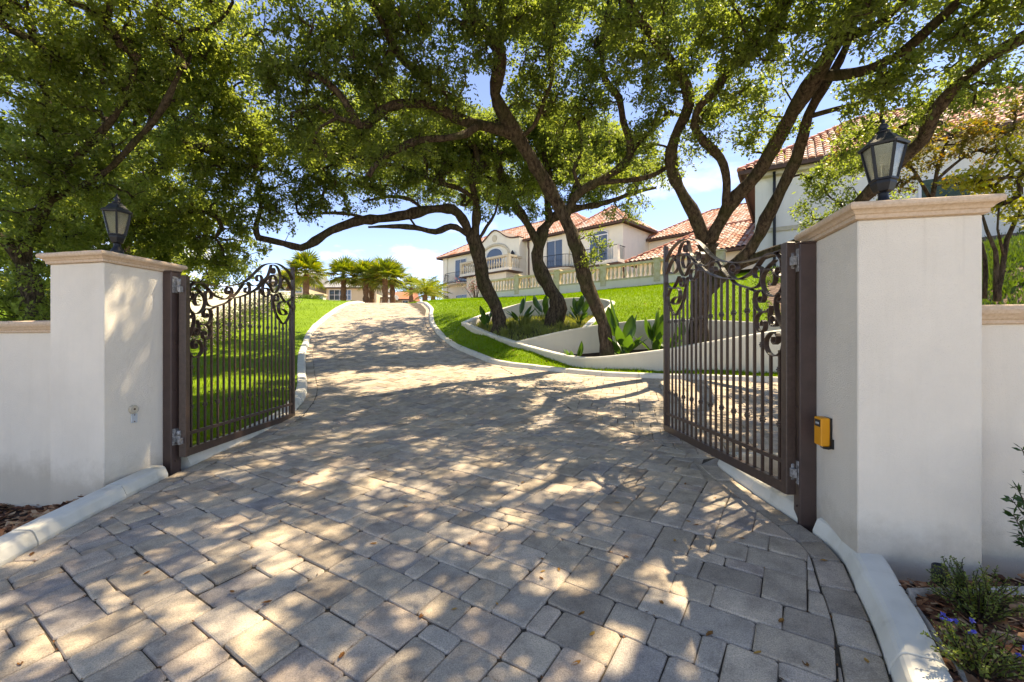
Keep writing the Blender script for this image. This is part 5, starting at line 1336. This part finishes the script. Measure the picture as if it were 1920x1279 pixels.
# distant trees on the skyline
def far_tree(label, px, py, Y, rx, rz, zb, n=2600):
    c = W(px, py, Y); root = empty('distant_tree', (c.x, Y, zb)); tag(root, label, 'tree', 'distant trees'); h = c.z-zb
    m = MB(); m.tube([(0,0,0),(0,0,h*.6),(.2,0,h)], [.25,.2,.08], 7); m.build('trunk', M['bark'], root)
    lob = [(rnd.gauss(0,rx*.45), rnd.gauss(0,rx*.4), h+rnd.gauss(0,rz*.4), rnd.uniform(.4,.7)) for _ in range(12)]
    k = nr.integers(0, 12, n); Lb = np.array(lob)[k]; P = Lb[:, :3] + sph(n)*nr.uniform(.5,1,(n,1))*Lb[:, 3:4]*np.array([rx, rx, rz]); l = nr.uniform(.15,.32,n)
    link('crown', quads_mesh('crown', leaf_quads(P, sph(n), l, l*.6), 4, M['oak']), root)
far_tree('round green tree between the palms and the mansion', 812, 545, 75, 2.6, 1.8, 5.2)
far_tree('low green tree behind the palm row', 757, 548, 78, 2.0, 1.5, 5.2)

# red flowering crape myrtle at the mansion corner
c = W(893, 545, 33); zb_ = 4.4
root = empty('crape_myrtle', (c.x, c.y, zb_)); tag(root, 'thin red flowering shrub in front of the mansion', 'shrub')
m = MB(); tips = []
for k in range(12):
    t = Vector((rnd.gauss(0,.5), rnd.gauss(0,.4), rnd.uniform(1.0,2.1))); tips.append(t); m.tube([(0,0,-.1), t*.5+Vector((0,0,.15)), t], [.03,.02,.008], 4)
m.build('stems', M['bark'], root); n = 1100; k = nr.integers(0, 12, n); P = np.array([tuple(t) for t in tips])[k]*nr.uniform(.6,1.05,(n,1)) + nr.normal(0,.13,(n,3)); l = nr.uniform(.05,.11,n)
link('foliage', quads_mesh('foliage', leaf_quads(P, sph(n), l, l*.6), 4, M['redflower']), root)
# ------------------------------------------------------------------ live oaks
def oak(name, label, base, limbs, blobs, mat, dens=15.0, per=105, llen=.058, seed=1, crad=.30, cat='oak tree', bark=None):
    """limbs: polylines of (x, y, z, radius) in world space; blobs: (centre, radii) ellipsoids that carry foliage"""
    global nr, rnd
    nr = np.random.default_rng(seed); rnd = random.Random(seed)
    root = empty(name, base); tag(root, label, cat); B = np.array(base)
    nodes = []; nrad = []; trunk = MB()
    for lim in limbs:
        Q = np.array(catmull(lim, .16)); n = len(Q)
        ph = rnd.uniform(0, 6); wob = np.stack([np.sin(np.arange(n)*.55+ph), np.sin(np.arange(n)*.43+ph*2), np.sin(np.arange(n)*.5+ph*3)], 1)*Q[:, 3:4]*.22
        Q[1:, :3] += wob[1:]
        rad = Q[:, 3] * (1 + .10*np.sin(np.arange(n)*.9+ph) + .06*nr.normal(0, 1, n))
        trunk.tube([tuple(p-B) for p in Q[:, :3]], list(rad), 14 if Q[0, 3] > .09 else 8, .26)
        nodes += list(Q[:, :3]); nrad += list(rad)
        # knobs
        if Q[0, 3] > .12:
            for _ in range(int(n/14)):
                i = rnd.randrange(2, n-1); d = Vector(sph(1)[0]); p = Vector(Q[i, :3]-B) + d*rad[i]*.75
                trunk.tube([p-d*rad[i]*.4, p, p+d*rad[i]*.35], [rad[i]*.5, rad[i]*.42, rad[i]*.12], 7, .3)
    trunk.build('trunk', bark or M['bark'], root, True)
    # cluster centres
    C = []
    for c, r in blobs:
        r = np.array(r); over = c[2]-EYE > .77*c[1]; big_ = r[0] == 2.0
        if over: r = r*np.array([1.35, 1.35, 1.1])
        vol = 4.19*r[0]*r[1]*r[2]; k = max(3, int(vol*dens*(.31 if over else .36 if big_ else 1.0)))
        u = sph(k) * nr.random((k, 1))**(1/2.4); C.append(np.array(c) + u*r)
    C = np.concatenate(C)
    S = np.array(nodes); nb = len(S)
    d0 = np.array([np.min(np.linalg.norm(S-c, axis=1)) for c in C]); order = np.argsort(d0)
    cap = nb + len(C)*4 + 10; NP = np.empty((cap, 3)); NP[:nb] = S; par = -np.ones(cap, int); cnt = np.zeros(cap); n = nb; ends = []
    for ci in order:
        c = C[ci]; dd = np.linalg.norm(NP[:n]-c, axis=1); 
        # prefer to join from below and from the trunk side
        j = int(np.argmin(dd + .25*np.maximum(0, NP[:n, 2]-c[2]))); p = NP[j]; v = c-p; L_ = np.linalg.norm(v)
        k = 3 if L_ > .3 else 2; last = j
        for q in range(1, k+1):
            t = q/k; pt = p + v*t + (nr.normal(0, .09*L_, 3) if q < k else 0) + np.array([0, 0, .12*L_*math.sin(math.pi*t)])
            NP[n] = pt; par[n] = last; last = n; n += 1
        ends.append(last)
    for e in ends:
        i = e
        while i >= nb: cnt[i] += 1; i = par[i]
    tw = MB(); used = set()
    rad = np.where(cnt > 0, .0068*np.maximum(cnt, 1)**.52 + .002, 0)
    for i in range(nb, n):
        j = par[i]; r1 = rad[i]; r0 = min(rad[j], r1*1.4) if j >= nb else r1*1.3
        tw.tube([NP[j]-B, NP[i]-B], [r0, r1], 5 if r1 > .012 else 4, caps=False)
    tw.build('branches', bark or M['bark'], root, True)['kind'] = 'stuff'
    # leaves along small twigs of every cluster
    m = len(C); nt_ = 7; T = sph(m*nt_)*np.array([1, 1, .62])
    T = T.reshape(m, nt_, 3)*nr.uniform(.5, 1.15, (m, nt_, 1))*crad
    N_ = m*per; ci = np.repeat(np.arange(m), per); ti = nr.integers(0, nt_, N_); t = nr.random(N_)**.6
    P = C[ci] + T[ci, ti]*t[:, None] + nr.normal(0, .042, (N_, 3))
    D = unit(T[ci, ti])*.7 + sph(N_)*.8; l = np.clip(nr.lognormal(-.05, .32, N_), .45, 1.7)*llen
    V = leaf_quads(P-B, D, l, l*nr.uniform(.42, .6, N_))
    cr = link('crown', quads_mesh('crown', V, 4, mat), root); cr['kind'] = 'stuff'
    print('OAK', label[:40], 'clusters', m, 'leaves', N_)
    return root
def PB(px, py, Y, rx, ry, dy):
    c = W(px, py, Y); return (tuple(c), (rx/F*Y, dy, ry/F*Y))
def PL_(*pts): return [tuple(W(px, py, Y)) + (r,) for px, py, Y, r in pts]

# the oak behind the gate with the yellow box: several stems leaning over the drive
A_l = [
 PL_((1303,672,10.6,.27),(1306,640,10.6,.23),(1312,590,10.5,.21),(1318,545,10.4,.21),(1322,500,10.3,.20),(1326,455,10.2,.20)),
 PL_((1326,455,10.2,.22),(1300,405,10.1,.19),(1278,365,9.9,.175),(1262,320,9.7,.17),(1262,280,9.5,.165),(1275,240,9.2,.16),(1290,200,8.9,.15),(1278,145,8.5,.13),(1240,88,8.0,.11),(1195,30,7.5,.09),(1150,-60,7.0,.07)),
 PL_((1326,455,10.2,.22),(1352,418,10.0,.21),(1385,365,9.6,.20),(1425,315,9.1,.19),(1470,245,8.5,.185),(1505,180,7.9,.185),(1552,100,7.3,.18),(1600,30,6.7,.17),(1640,-60,6.2,.15),(1690,-200,5.4,.12),(1700,-420,4.6,.09)),
 PL_((1358,402,9.8,.13),(1362,340,9.5,.12),(1352,295,9.3,.12),(1318,265,9.1,.12),(1300,235,8.9,.12),(1312,198,8.7,.12),(1345,165,8.4,.125),(1380,112,8.0,.12),(1432,82,7.6,.115),(1470,22,7.1,.11),(1495,-60,6.6,.09),(1480,-220,5.8,.06)),
 PL_((1320,560,10.4,.2),(1350,525,10.2,.20),(1382,495,10.0,.20),(1415,450,9.7,.19),(1447,395,9.4,.18),(1475,340,9.1,.17),(1498,275,8.7,.15),(1515,215,8.3,.13),(1545,165,7.9,.11),(1575,115,7.6,.09),(1600,50,7.2,.07),(1615,-30,6.8,.05)),
 PL_((1382,497,10.0,.17),(1440,478,9.6,.16),(1500,455,9.1,.15),(1560,420,8.7,.15),(1620,370,8.3,.15),(1680,315,7.9,.15),(1730,262,7.5,.14),(1748,215,7.2,.135),(1790,160,6.9,.125),(1850,110,6.5,.12),(1920,72,6.1,.11),(2020,20,5.6,.08)),
 PL_((1528,142,7.65,.13),(1556,142,7.5,.12),(1600,138,7.2,.115),(1650,122,6.9,.11),(1700,92,6.6,.105),(1745,50,6.3,.10),(1797,0,6.0,.09),(1860,-90,5.5,.06)),
 PL_((1572,72,7.05,.12),(1600,62,6.9,.11),(1640,48,6.6,.10),(1690,10,6.3,.09),(1740,-60,5.9,.06)),
 PL_((1512,220,8.3,.07),(1570,205,8.0,.06),(1620,190,7.7,.04)),
]
A_b = [PB(1180,60,7.6,70,70,1.0),PB(1235,150,8.8,55,70,1.0),PB(1290,70,8.0,70,60,1.0),PB(1370,60,7.5,80,60,1.1),PB(1310,265,9.2,45,35,.6),PB(1330,205,9.0,60,45,.9),PB(1400,175,8.4,65,50,.9),
 PB(1470,60,7.0,80,60,1.0),PB(1450,240,8.6,40,35,.7),PB(1560,40,6.6,80,50,1.0),PB(1620,190,7.4,70,40,.9),PB(1720,110,6.8,80,60,1.0),PB(1830,50,6.2,90,55,1.0),PB(1770,190,7.4,70,50,.9),PB(1870,140,6.5,60,60,.9),
 PB(1555,345,8.6,45,30,.6),PB(1630,395,8.6,45,30,.5),PB(1580,300,8.4,45,30,.6),PB(1560,400,8.9,40,25,.5),PB(1520,330,9.0,25,25,.4),PB(1520,405,9.2,30,30,.5),PB(1600,290,8.5,50,40,.7),PB(1680,235,7.8,60,40,.8),PB(1210,255,9.6,45,40,.8),PB(1650,20,6.0,80,50,.9),PB(1260,330,10.0,30,25,.6),PB(1390,270,9.0,35,30,.6),PB(1900,20,5.6,60,60,.8),
 ((2.6,4.6,6.6),(1.3,1.2,.7)),((4.6,4.6,6.4),(1.4,1.2,.7)),((1.2,5.8,7.0),(1.3,1.1,.7)),((3.6,3.0,6.4),(1.3,1.2,.6)),((6.2,3.6,6.0),(1.3,1.3,.7)),((2.4,7.4,7.9),(1.3,1.2,.7)),((5.2,6.4,7.0),(1.4,1.2,.7)),((6.8,5.6,6.6),(1.2,1.2,.7)),((4.2,1.8,6.2),(1.3,1.1,.6)),((5.6,2.2,5.9),(1.2,1.2,.6)),((2.0,3.2,6.6),(1.1,1.1,.6)),((3.4,5.8,6.8),(1.2,1.1,.6)),((5.6,7.6,7.4),(1.2,1.1,.6)),((3.2,4.0,5.9),(1.2,1.1,.5)),((7.4,7.4,7.2),(1.2,1.2,.6))]
A_l = A_l[:1] + [[q[:3] + (q[3]*.68,) for q in l] for l in A_l[1:]]
oak('live_oak', 'multi-stemmed live oak rising behind the gate beside the yellow box', tuple(W(1303,648,10.6)), A_l, A_b, M['oak'], 22, 125, .064, 21)

# the slanting oak in the lower planter
B_l = [
 PL_((1137,690,10.8,.20),(1136,662,10.8,.195),(1134,645,10.8,.165),(1132,620,10.8,.155),(1120,580,10.7,.16),(1105,540,10.7,.17),(1090,498,10.6,.18),(1075,455,10.5,.17),(1058,405,10.4,.165),(1038,365,10.3,.165),(1010,322,10.1,.165),(985,285,9.9,.165),(965,250,9.7,.16),(945,212,9.5,.15),(930,176,9.3,.145),(934,130,9.0,.14),(932,88,8.8,.13),(905,55,8.6,.12),(878,20,8.3,.10),(860,-40,8.0,.08),(820,-140,7.4,.06)),
 PL_((933,100,8.9,.10),(942,55,8.6,.095),(938,15,8.3,.085),(930,-40,8.0,.07),(950,-160,7.4,.05)),
 PL_((960,252,9.7,.13),(925,240,9.5,.12),(888,230,9.3,.115),(850,215,9.1,.11),(810,196,8.9,.105),(770,195,8.7,.10),(725,205,8.5,.095),(700,228,8.4,.085)),
 PL_((808,172,8.8,.085),(790,140,8.6,.085),(762,116,8.4,.08),(740,88,8.2,.075),(726,60,8.0,.065),(700,12,7.7,.055),(680,-50,7.3,.04)),
 PL_((900,232,9.3,.08),(872,252,9.1,.08),(838,258,8.9,.08),(790,262,8.8,.075),(745,280,8.6,.07),(712,300,8.5,.06),(690,330,8.4,.045)),
 PL_((700,228,8.4,.08),(672,235,8.2,.08),(655,205,8.1,.08),(632,170,8.0,.075),(600,145,7.9,.065),(553,128,7.8,.05),(500,130,7.7,.035)),
 PL_((618,160,7.9,.05),(608,120,7.8,.045),(600,82,7.7,.035)),
 PL_((1062,408,10.4,.11),(1085,365,10.3,.105),(1122,340,10.2,.10),(1160,315,10.1,.095),(1182,292,10.0,.09),(1182,262,9.8,.085),(1168,225,9.6,.08),(1160,185,9.4,.075),(1133,148,9.2,.065),(1128,80,8.8,.05)),
 PL_((1122,342,10.2,.07),(1165,340,10.1,.065),(1210,335,10.0,.06),(1245,318,9.9,.05),(1262,300,9.8,.035)),
 PL_((1182,290,10.0,.06),(1205,262,9.8,.055),(1232,235,9.6,.05),(1258,212,9.4,.04)),
 PL_((1090,358,10.3,.05),(1075,320,10.2,.045),(1092,280,10.1,.04),(1085,230,9.9,.035)),
 PL_((970,262,9.7,.07),(1000,240,9.6,.06),(1020,190,9.4,.055),(1035,140,9.2,.05),(1020,80,8.9,.04)),
]
B_b = [PB(850,185,9.2,70,45,1.0),PB(760,160,8.7,80,55,1.1),PB(660,140,8.2,80,60,1.1),PB(560,190,8.2,70,60,1.1),PB(780,60,8.2,90,55,1.1),PB(895,60,8.5,70,55,1.0),PB(1010,50,8.5,75,60,1.1),PB(1000,160,9.3,60,60,1.0),
 PB(1075,215,9.9,60,50,.9),PB(1150,320,10.2,45,22,.6),PB(1125,130,9.3,60,70,1.0),PB(680,30,7.8,90,50,1.1),PB(565,50,7.6,80,50,1.0),PB(1090,320,10.6,45,30,.7),PB(700,270,8.6,60,40,.8),PB(600,265,8.6,70,50,.9),PB(1230,310,10,35,25,.6),PB(500,120,7.6,60,50,.9),PB(780,265,8.8,50,30,.7),
 PB(1118,455,10.6,16,26,.25),PB(1105,495,10.5,16,12,.2),PB(1190,380,10.4,30,18,.4),((0.4,7.2,7.6),(1.3,1.2,.7)),((-1.2,8.2,8.2),(1.3,1.2,.7)),((1.4,9.2,8.8),(1.2,1.1,.7)),((-2.6,7.6,7.9),(1.2,1.1,.7)),((-.4,5.4,7.0),(1.2,1.1,.6)),((-2.0,6.0,7.1),(1.1,1.0,.6)),((.8,4.2,6.7),(1.1,1.0,.6)),((.2,3.2,6.4),(1.1,1.0,.5)),((-1.2,4.2,6.8),(1.1,1.0,.5)),((-2.6,4.8,7.0),(1.1,1.0,.5)),((0,6.4,7.3),(1.2,1.0,.6)),((2.8,9.0,8.6),(1.2,1.1,.6)),((3.8,10.2,9.0),(1.2,1.1,.6)),((-.6,10.0,9.2),(1.2,1.1,.6)),((.8,11.4,9.4),(1.2,1.1,.6))]
B_l = [[q[:3] + (q[3]*.9,) for q in l] for l in B_l]
oak('live_oak', 'slanting live oak in the lower planter with its crown over the drive', tuple(W(1136,664,10.8)), B_l, B_b, M['oak'], 24, 120, .065, 22)

# the oak at the left of the upper planter with the long level bough
D_l = [
 PL_((938,640,14.0,.28),(936,620,14.0,.275),(934,606,14.0,.225),(930,585,14.0,.20),(915,545,13.9,.20),(902,505,13.8,.205),(893,470,13.7,.20),(884,438,13.6,.20)),
 PL_((884,440,13.6,.17),(868,412,13.4,.16),(848,395,13.2,.16),(812,392,13.0,.155),(775,398,12.8,.15),(748,405,12.6,.15),(708,412,12.5,.145),(665,417,12.3,.135),(622,432,12.2,.125),(592,452,12.1,.12),(564,465,12.0,.115),(530,458,11.9,.11),(500,450,11.8,.10),(484,446,11.8,.095),(481,422,11.7,.08),(490,390,11.6,.06),(480,350,11.4,.04)),
 PL_((884,446,13.6,.13),(865,430,13.4,.11),(845,425,13.2,.11),(815,436,13.0,.10),(778,427,12.8,.09),(748,424,12.6,.08),(725,424,12.5,.06),(690,426,12.4,.03)),
 PL_((892,448,13.6,.15),(893,410,13.5,.14),(891,375,13.3,.13),(885,338,13.1,.12),(895,300,12.9,.11),(880,255,12.6,.09),(850,215,12.3,.07)),
 PL_((890,372,13.3,.08),(860,352,13.0,.075),(815,340,12.7,.07),(760,318,12.3,.065),(700,300,11.9,.055),(640,295,11.6,.04)),
 PL_((896,452,13.6,.06),(912,425,13.6,.05),(928,400,13.5,.045),(935,370,13.4,.035)),
 PL_((792,392,12.9,.06),(770,375,12.7,.055),(730,368,12.5,.05),(680,378,12.3,.04)),
 PL_((700,412,12.4,.05),(655,402,12.2,.05),(612,400,12.0,.045),(560,402,11.8,.035)),
 PL_((780,426,12.8,.04),(768,408,12.7,.04),(752,396,12.6,.03)),
]
D_b = [PB(540,385,11.7,55,45,.9),PB(610,365,11.9,60,40,.9),PB(700,362,12.3,60,28,.8),PB(790,350,12.7,60,32,.9),PB(700,290,11.8,70,40,1.0),PB(880,300,13.0,55,45,.9),PB(580,300,11.3,70,50,1.0),PB(470,400,11.5,45,45,.8),PB(930,360,13.4,35,28,.7),PB(810,280,12.5,60,40,.9),PB(850,225,12.2,60,40,.9),PB(480,300,11,60,50,1.0),PB(640,230,11,80,45,1.0),
 ((-2.2,13.0,7.2),(1.5,1.3,.7)),((-.2,14.2,7.9),(1.5,1.3,.7)),((1.6,14.6,8.2),(1.4,1.3,.7)),((-3.6,12.4,7.6),(1.4,1.3,.7)),((-1.0,16.0,7.6),(1.3,1.2,.7)),((1.4,16.6,7.8),(1.3,1.2,.7)),((0.6,17.8,7.2),(1.2,1.1,.6)),((-5.0,12.6,7.0),(1.2,1.1,.6)),((-2.5,18.4,7.7),(2.0,1.7,.8)),((-.8,19.2,7.9),(2.0,1.7,.8)),((-4.0,16.6,7.6),(2.0,1.7,.8)),((-1.6,20.4,8.3),(2.0,1.7,.8)),((-3.2,14.8,7.6),(2.0,1.7,.8)),((-5.4,15.4,7.2),(2.0,1.7,.8)),PB(960,385,13.8,35,22,.5),PB(905,405,13.5,25,18,.4)]
D_l = D_l[:1] + [[q[:3] + (q[3]*.84,) for q in l] for l in D_l[1:]]
oak('live_oak', 'live oak with a long level bough reaching over the drive', tuple(W(936,620,14.0)), D_l, D_b, M['oak'], 20, 100, .075, 23)

# the knobbly oak at the back of the upper planter
C_l = [
 PL_((1042,628,14.6,.30),(1042,608,14.6,.33),(1043,596,14.6,.27),(1046,580,14.6,.26),(1036,552,14.6,.23),(1022,522,14.6,.21),(1010,490,14.5,.20),(1012,455,14.5,.19),(1017,430,14.5,.18)),
 PL_((1012,470,14.5,.14),(1000,440,14.4,.13),(985,412,14.3,.13),(965,385,14.1,.12),(945,350,13.9,.11),(935,310,13.7,.10),(915,265,13.4,.08)),
 PL_((1017,432,14.5,.16),(1036,412,14.5,.15),(1060,396,14.5,.14),(1080,392,14.4,.12),(1110,385,14.3,.10),(1150,375,14.1,.08),(1195,360,14.0,.06),(1230,352,13.9,.04)),
 PL_((1030,416,14.5,.12),(1026,375,14.4,.11),(1032,335,14.2,.10),(1020,290,14.0,.09),(1030,240,13.8,.07)),
 PL_((1064,395,14.5,.09),(1080,350,14.4,.085),(1100,310,14.2,.08),(1110,260,14.0,.06)),
 PL_((945,352,13.9,.06),(920,335,13.8,.05),(890,325,13.6,.04)),
]
C_b = [PB(985,335,14,45,35,.9),PB(1050,300,14.1,60,45,1.0),PB(1010,235,13.6,70,45,1.0),PB(1110,365,14.2,50,20,.7),PB(1180,352,14.0,45,18,.6),PB(930,265,13.3,60,45,1.0),PB(1110,270,14.0,55,50,1.0),PB(1165,400,14.6,35,18,.5),PB(1060,385,14.4,40,20,.5),PB(1010,395,14.3,30,18,.4),PB(1200,330,13.8,40,25,.6),
 ((2.6,15.4,8.0),(1.4,1.3,.7)),((4.0,15.6,7.8),(1.2,1.2,.6)),((3.2,17.2,7.4),(1.2,1.1,.6))]
oak('live_oak', 'knobbly live oak at the back of the upper planter', tuple(W(1042,608,14.6)), C_l, C_b, M['oak'], 24, 125, .070, 24)

# the big oaks beyond the low wall on the lower side
E_l = [
 PL_((72,640,8.6,.22),(74,600,8.6,.18),(68,560,8.6,.16),(52,520,8.5,.15),(40,480,8.5,.15),(60,430,8.4,.14),(90,380,8.3,.12),(110,320,8.1,.10),(105,250,7.9,.08),(80,160,7.6,.06),(60,60,7.2,.07)),
 PL_((44,492,8.5,.10),(10,450,8.3,.09),(-40,400,8.1,.08),(-80,330,7.8,.06)),
 PL_((92,376,8.3,.09),(150,350,8.3,.08),(200,320,8.3,.075),(250,270,8.2,.07),(300,210,8.0,.08),(340,130,7.8,.06)),
 PL_((110,330,8.1,.10),(170,270,7.9,.09),(230,190,7.7,.07),(260,110,7.5,.05)),
]
E_b = [PB(50,130,7.2,90,90,1.2),PB(180,110,7.4,90,80,1.2),PB(300,80,7.8,80,70,1.1),PB(270,190,8.2,70,60,1.1),PB(140,240,7.9,80,60,1.1),PB(40,290,7.6,80,60,1.1),PB(110,360,8.2,70,50,1.0),PB(20,430,8.0,60,60,1.0),PB(60,20,6.8,110,60,1.2),PB(230,20,7.2,100,55,1.2),PB(360,20,7.6,80,50,1.1),PB(190,330,8.5,70,50,1.0),PB(20,540,8.6,50,40,.8),PB(75,520,7.9,40,30,.4),PB(40,590,8.0,60,22,.4),PB(120,575,8.8,40,30,.5),PB(110,450,8.8,50,50,.9),
 ((-6.2,5.2,6.6),(1.5,1.4,.7)),((-8.0,6.0,6.8),(1.4,1.4,.8)),((-4.4,6.6,7.4),(1.3,1.2,.7)),((-9.5,5.2,5.6),(1.3,1.3,.8)),((-10.5,6.5,5.0),(1.4,1.3,1.0))]
E_l = E_l[:2] + [[q[:3] + (q[3]*.65,) for q in l] for l in E_l[2:]]
E_l[0] = [q[:3] + (q[3]*(1.0 if i < 4 else .7),) for i, q in enumerate(E_l[0])]
oak('live_oak', 'twisted live oak rising behind the low wall next to the lantern', tuple(W(74,600,8.6)), E_l, E_b, M['oak_light'], 18, 125, .066, 25)
F_l = [
 PL_((228,640,11.5,.30),(226,560,11.5,.25),(224,500,11.5,.22),(228,440,11.4,.20),(240,390,11.3,.18),(270,340,11.1,.16),(300,318,10.9,.13),(345,275,10.7,.12),(395,282,10.6,.11),(440,312,10.6,.09),(482,308,10.5,.06)),
 PL_((236,398,11.3,.14),(205,350,11.2,.12),(190,290,11.0,.10),(200,220,10.8,.07)),
 PL_((300,318,10.9,.10),(340,240,10.6,.09),(390,170,10.3,.07),(430,90,10.0,.05)),
 PL_((232,430,11.4,.10),(290,410,11.2,.09),(340,395,11.1,.07),(390,400,11.1,.05)),
]
F_b = [PB(240,330,10.6,70,50,1.1),PB(340,290,10.3,70,55,1.1),PB(420,330,10.6,60,55,1.0),PB(310,400,10.9,70,50,1.0),PB(390,410,11.2,60,50,1.0),PB(200,430,10.6,60,50,1.0),PB(330,470,11.4,55,40,.9),PB(410,475,11.8,50,40,.8),PB(420,210,9.8,75,70,1.1),PB(360,140,9.2,70,60,1.1),PB(470,250,10.0,60,60,1.0),PB(150,490,10.6,60,40,.9),PB(270,480,11.5,50,40,.9),PB(455,455,12.2,35,35,.7),PB(130,400,10.4,60,50,1.0),PB(440,80,9,70,60,1.0),PB(60,590,11,80,40,.8),PB(300,540,12.5,60,35,.7),PB(20,480,10.5,70,50,1.0),PB(110,560,11,70,35,.8),PB(380,520,13,50,28,.7),PB(440,505,14,40,28,.7),PB(20,560,11,60,40,.8),PB(200,560,12,60,35,.8)]
oak('live_oak', 'dense live oak behind the lantern filling the view beyond the wall', tuple(W(228,600,11.5)), F_l, F_b, M['oak_light'], 20, 130, .074, 26)
# dark mass of trees farther behind them
G_l = [PL_((120,620,17,.3),(130,520,17,.25),(120,420,16.8,.2),(140,320,16.5,.12)), PL_((124,470,17,.14),(200,400,16.8,.1),(270,340,16.5,.06))]
G_b = [PB(80,420,16,90,60,1.6),PB(200,380,16.5,90,70,1.6),PB(330,400,17,80,70,1.6),PB(60,300,15,90,80,1.6),PB(200,250,15.5,90,80,1.6),PB(330,240,16,80,80,1.5),PB(60,530,16,90,50,1.4),PB(220,500,17,90,50,1.4),PB(360,480,18,60,40,1.2),PB(80,170,14,90,80,1.5),PB(250,140,14.5,90,80,1.5),PB(0,400,15,80,90,1.5)]
oak('oak_tree', 'farther oak whose dense crown closes the gaps behind the lantern', tuple(W(120,600,17)), G_l, G_b, M['oak'], 4, 80, .16, 27, .42)

# small yellow-green maple and bronze-leafed tree on the bank
H_l = [PL_((1868,565,6.2,.035),(1868,520,6.2,.03),(1866,470,6.2,.026),(1850,430,6.2,.02),(1840,395,6.2,.012)), PL_((1872,565,6.2,.035),(1880,510,6.2,.03),(1888,450,6.2,.026),(1905,410,6.2,.02),(1925,380,6.2,.012)), PL_((1846,560,6.4,.03),(1848,510,6.4,.026),(1840,460,6.4,.02),(1820,420,6.4,.012)), PL_((1882,480,6.2,.018),(1870,430,6.1,.014),(1875,380,6.1,.01))]
H_b = [PB(1850,350,6.2,55,28,.5),PB(1905,330,6.0,50,30,.5),PB(1880,385,6.2,50,22,.5),PB(1930,400,6.0,40,30,.5),PB(1815,335,6.4,35,22,.4),PB(1890,295,6.1,45,22,.5)]
oak('maple_tree', 'small yellow-green maple with thin stems on the bank behind the wall', tuple(W(1870,560,6.2)), H_l, H_b, M['maple'], 60, 60, .062, 28, .16, 'maple tree')
I_l = [PL_((1740,470,11.5,.07),(1745,400,11.4,.06),(1752,340,11.2,.05),(1765,290,11,.035),(1790,240,10.8,.02)), PL_((1748,380,11.4,.04),(1720,330,11.3,.035),(1690,290,11.2,.02)), PL_((1752,340,11.2,.035),(1800,300,11,.03),(1860,270,10.8,.018))]
I_b = [PB(1700,285,11,50,30,.7),PB(1780,255,10.8,55,30,.7),PB(1850,265,10.6,50,30,.7),PB(1905,215,10.4,50,40,.7),PB(1730,320,11,40,22,.6),PB(1640,265,11.2,40,24,.6),PB(1890,285,10.5,45,22,.6),PB(1600,300,11,40,25,.6),PB(1560,270,11,30,20,.5),PB(1680,350,11,40,22,.5),PB(1820,340,10.8,40,25,.5)]
oak('bronze_tree', 'bronze-leafed tree in front of the tall house wing', tuple(W(1740,470,11.5)), I_l, I_b, M['bronze_leaf'], 20, 75, .075, 29, .24, 'tree')
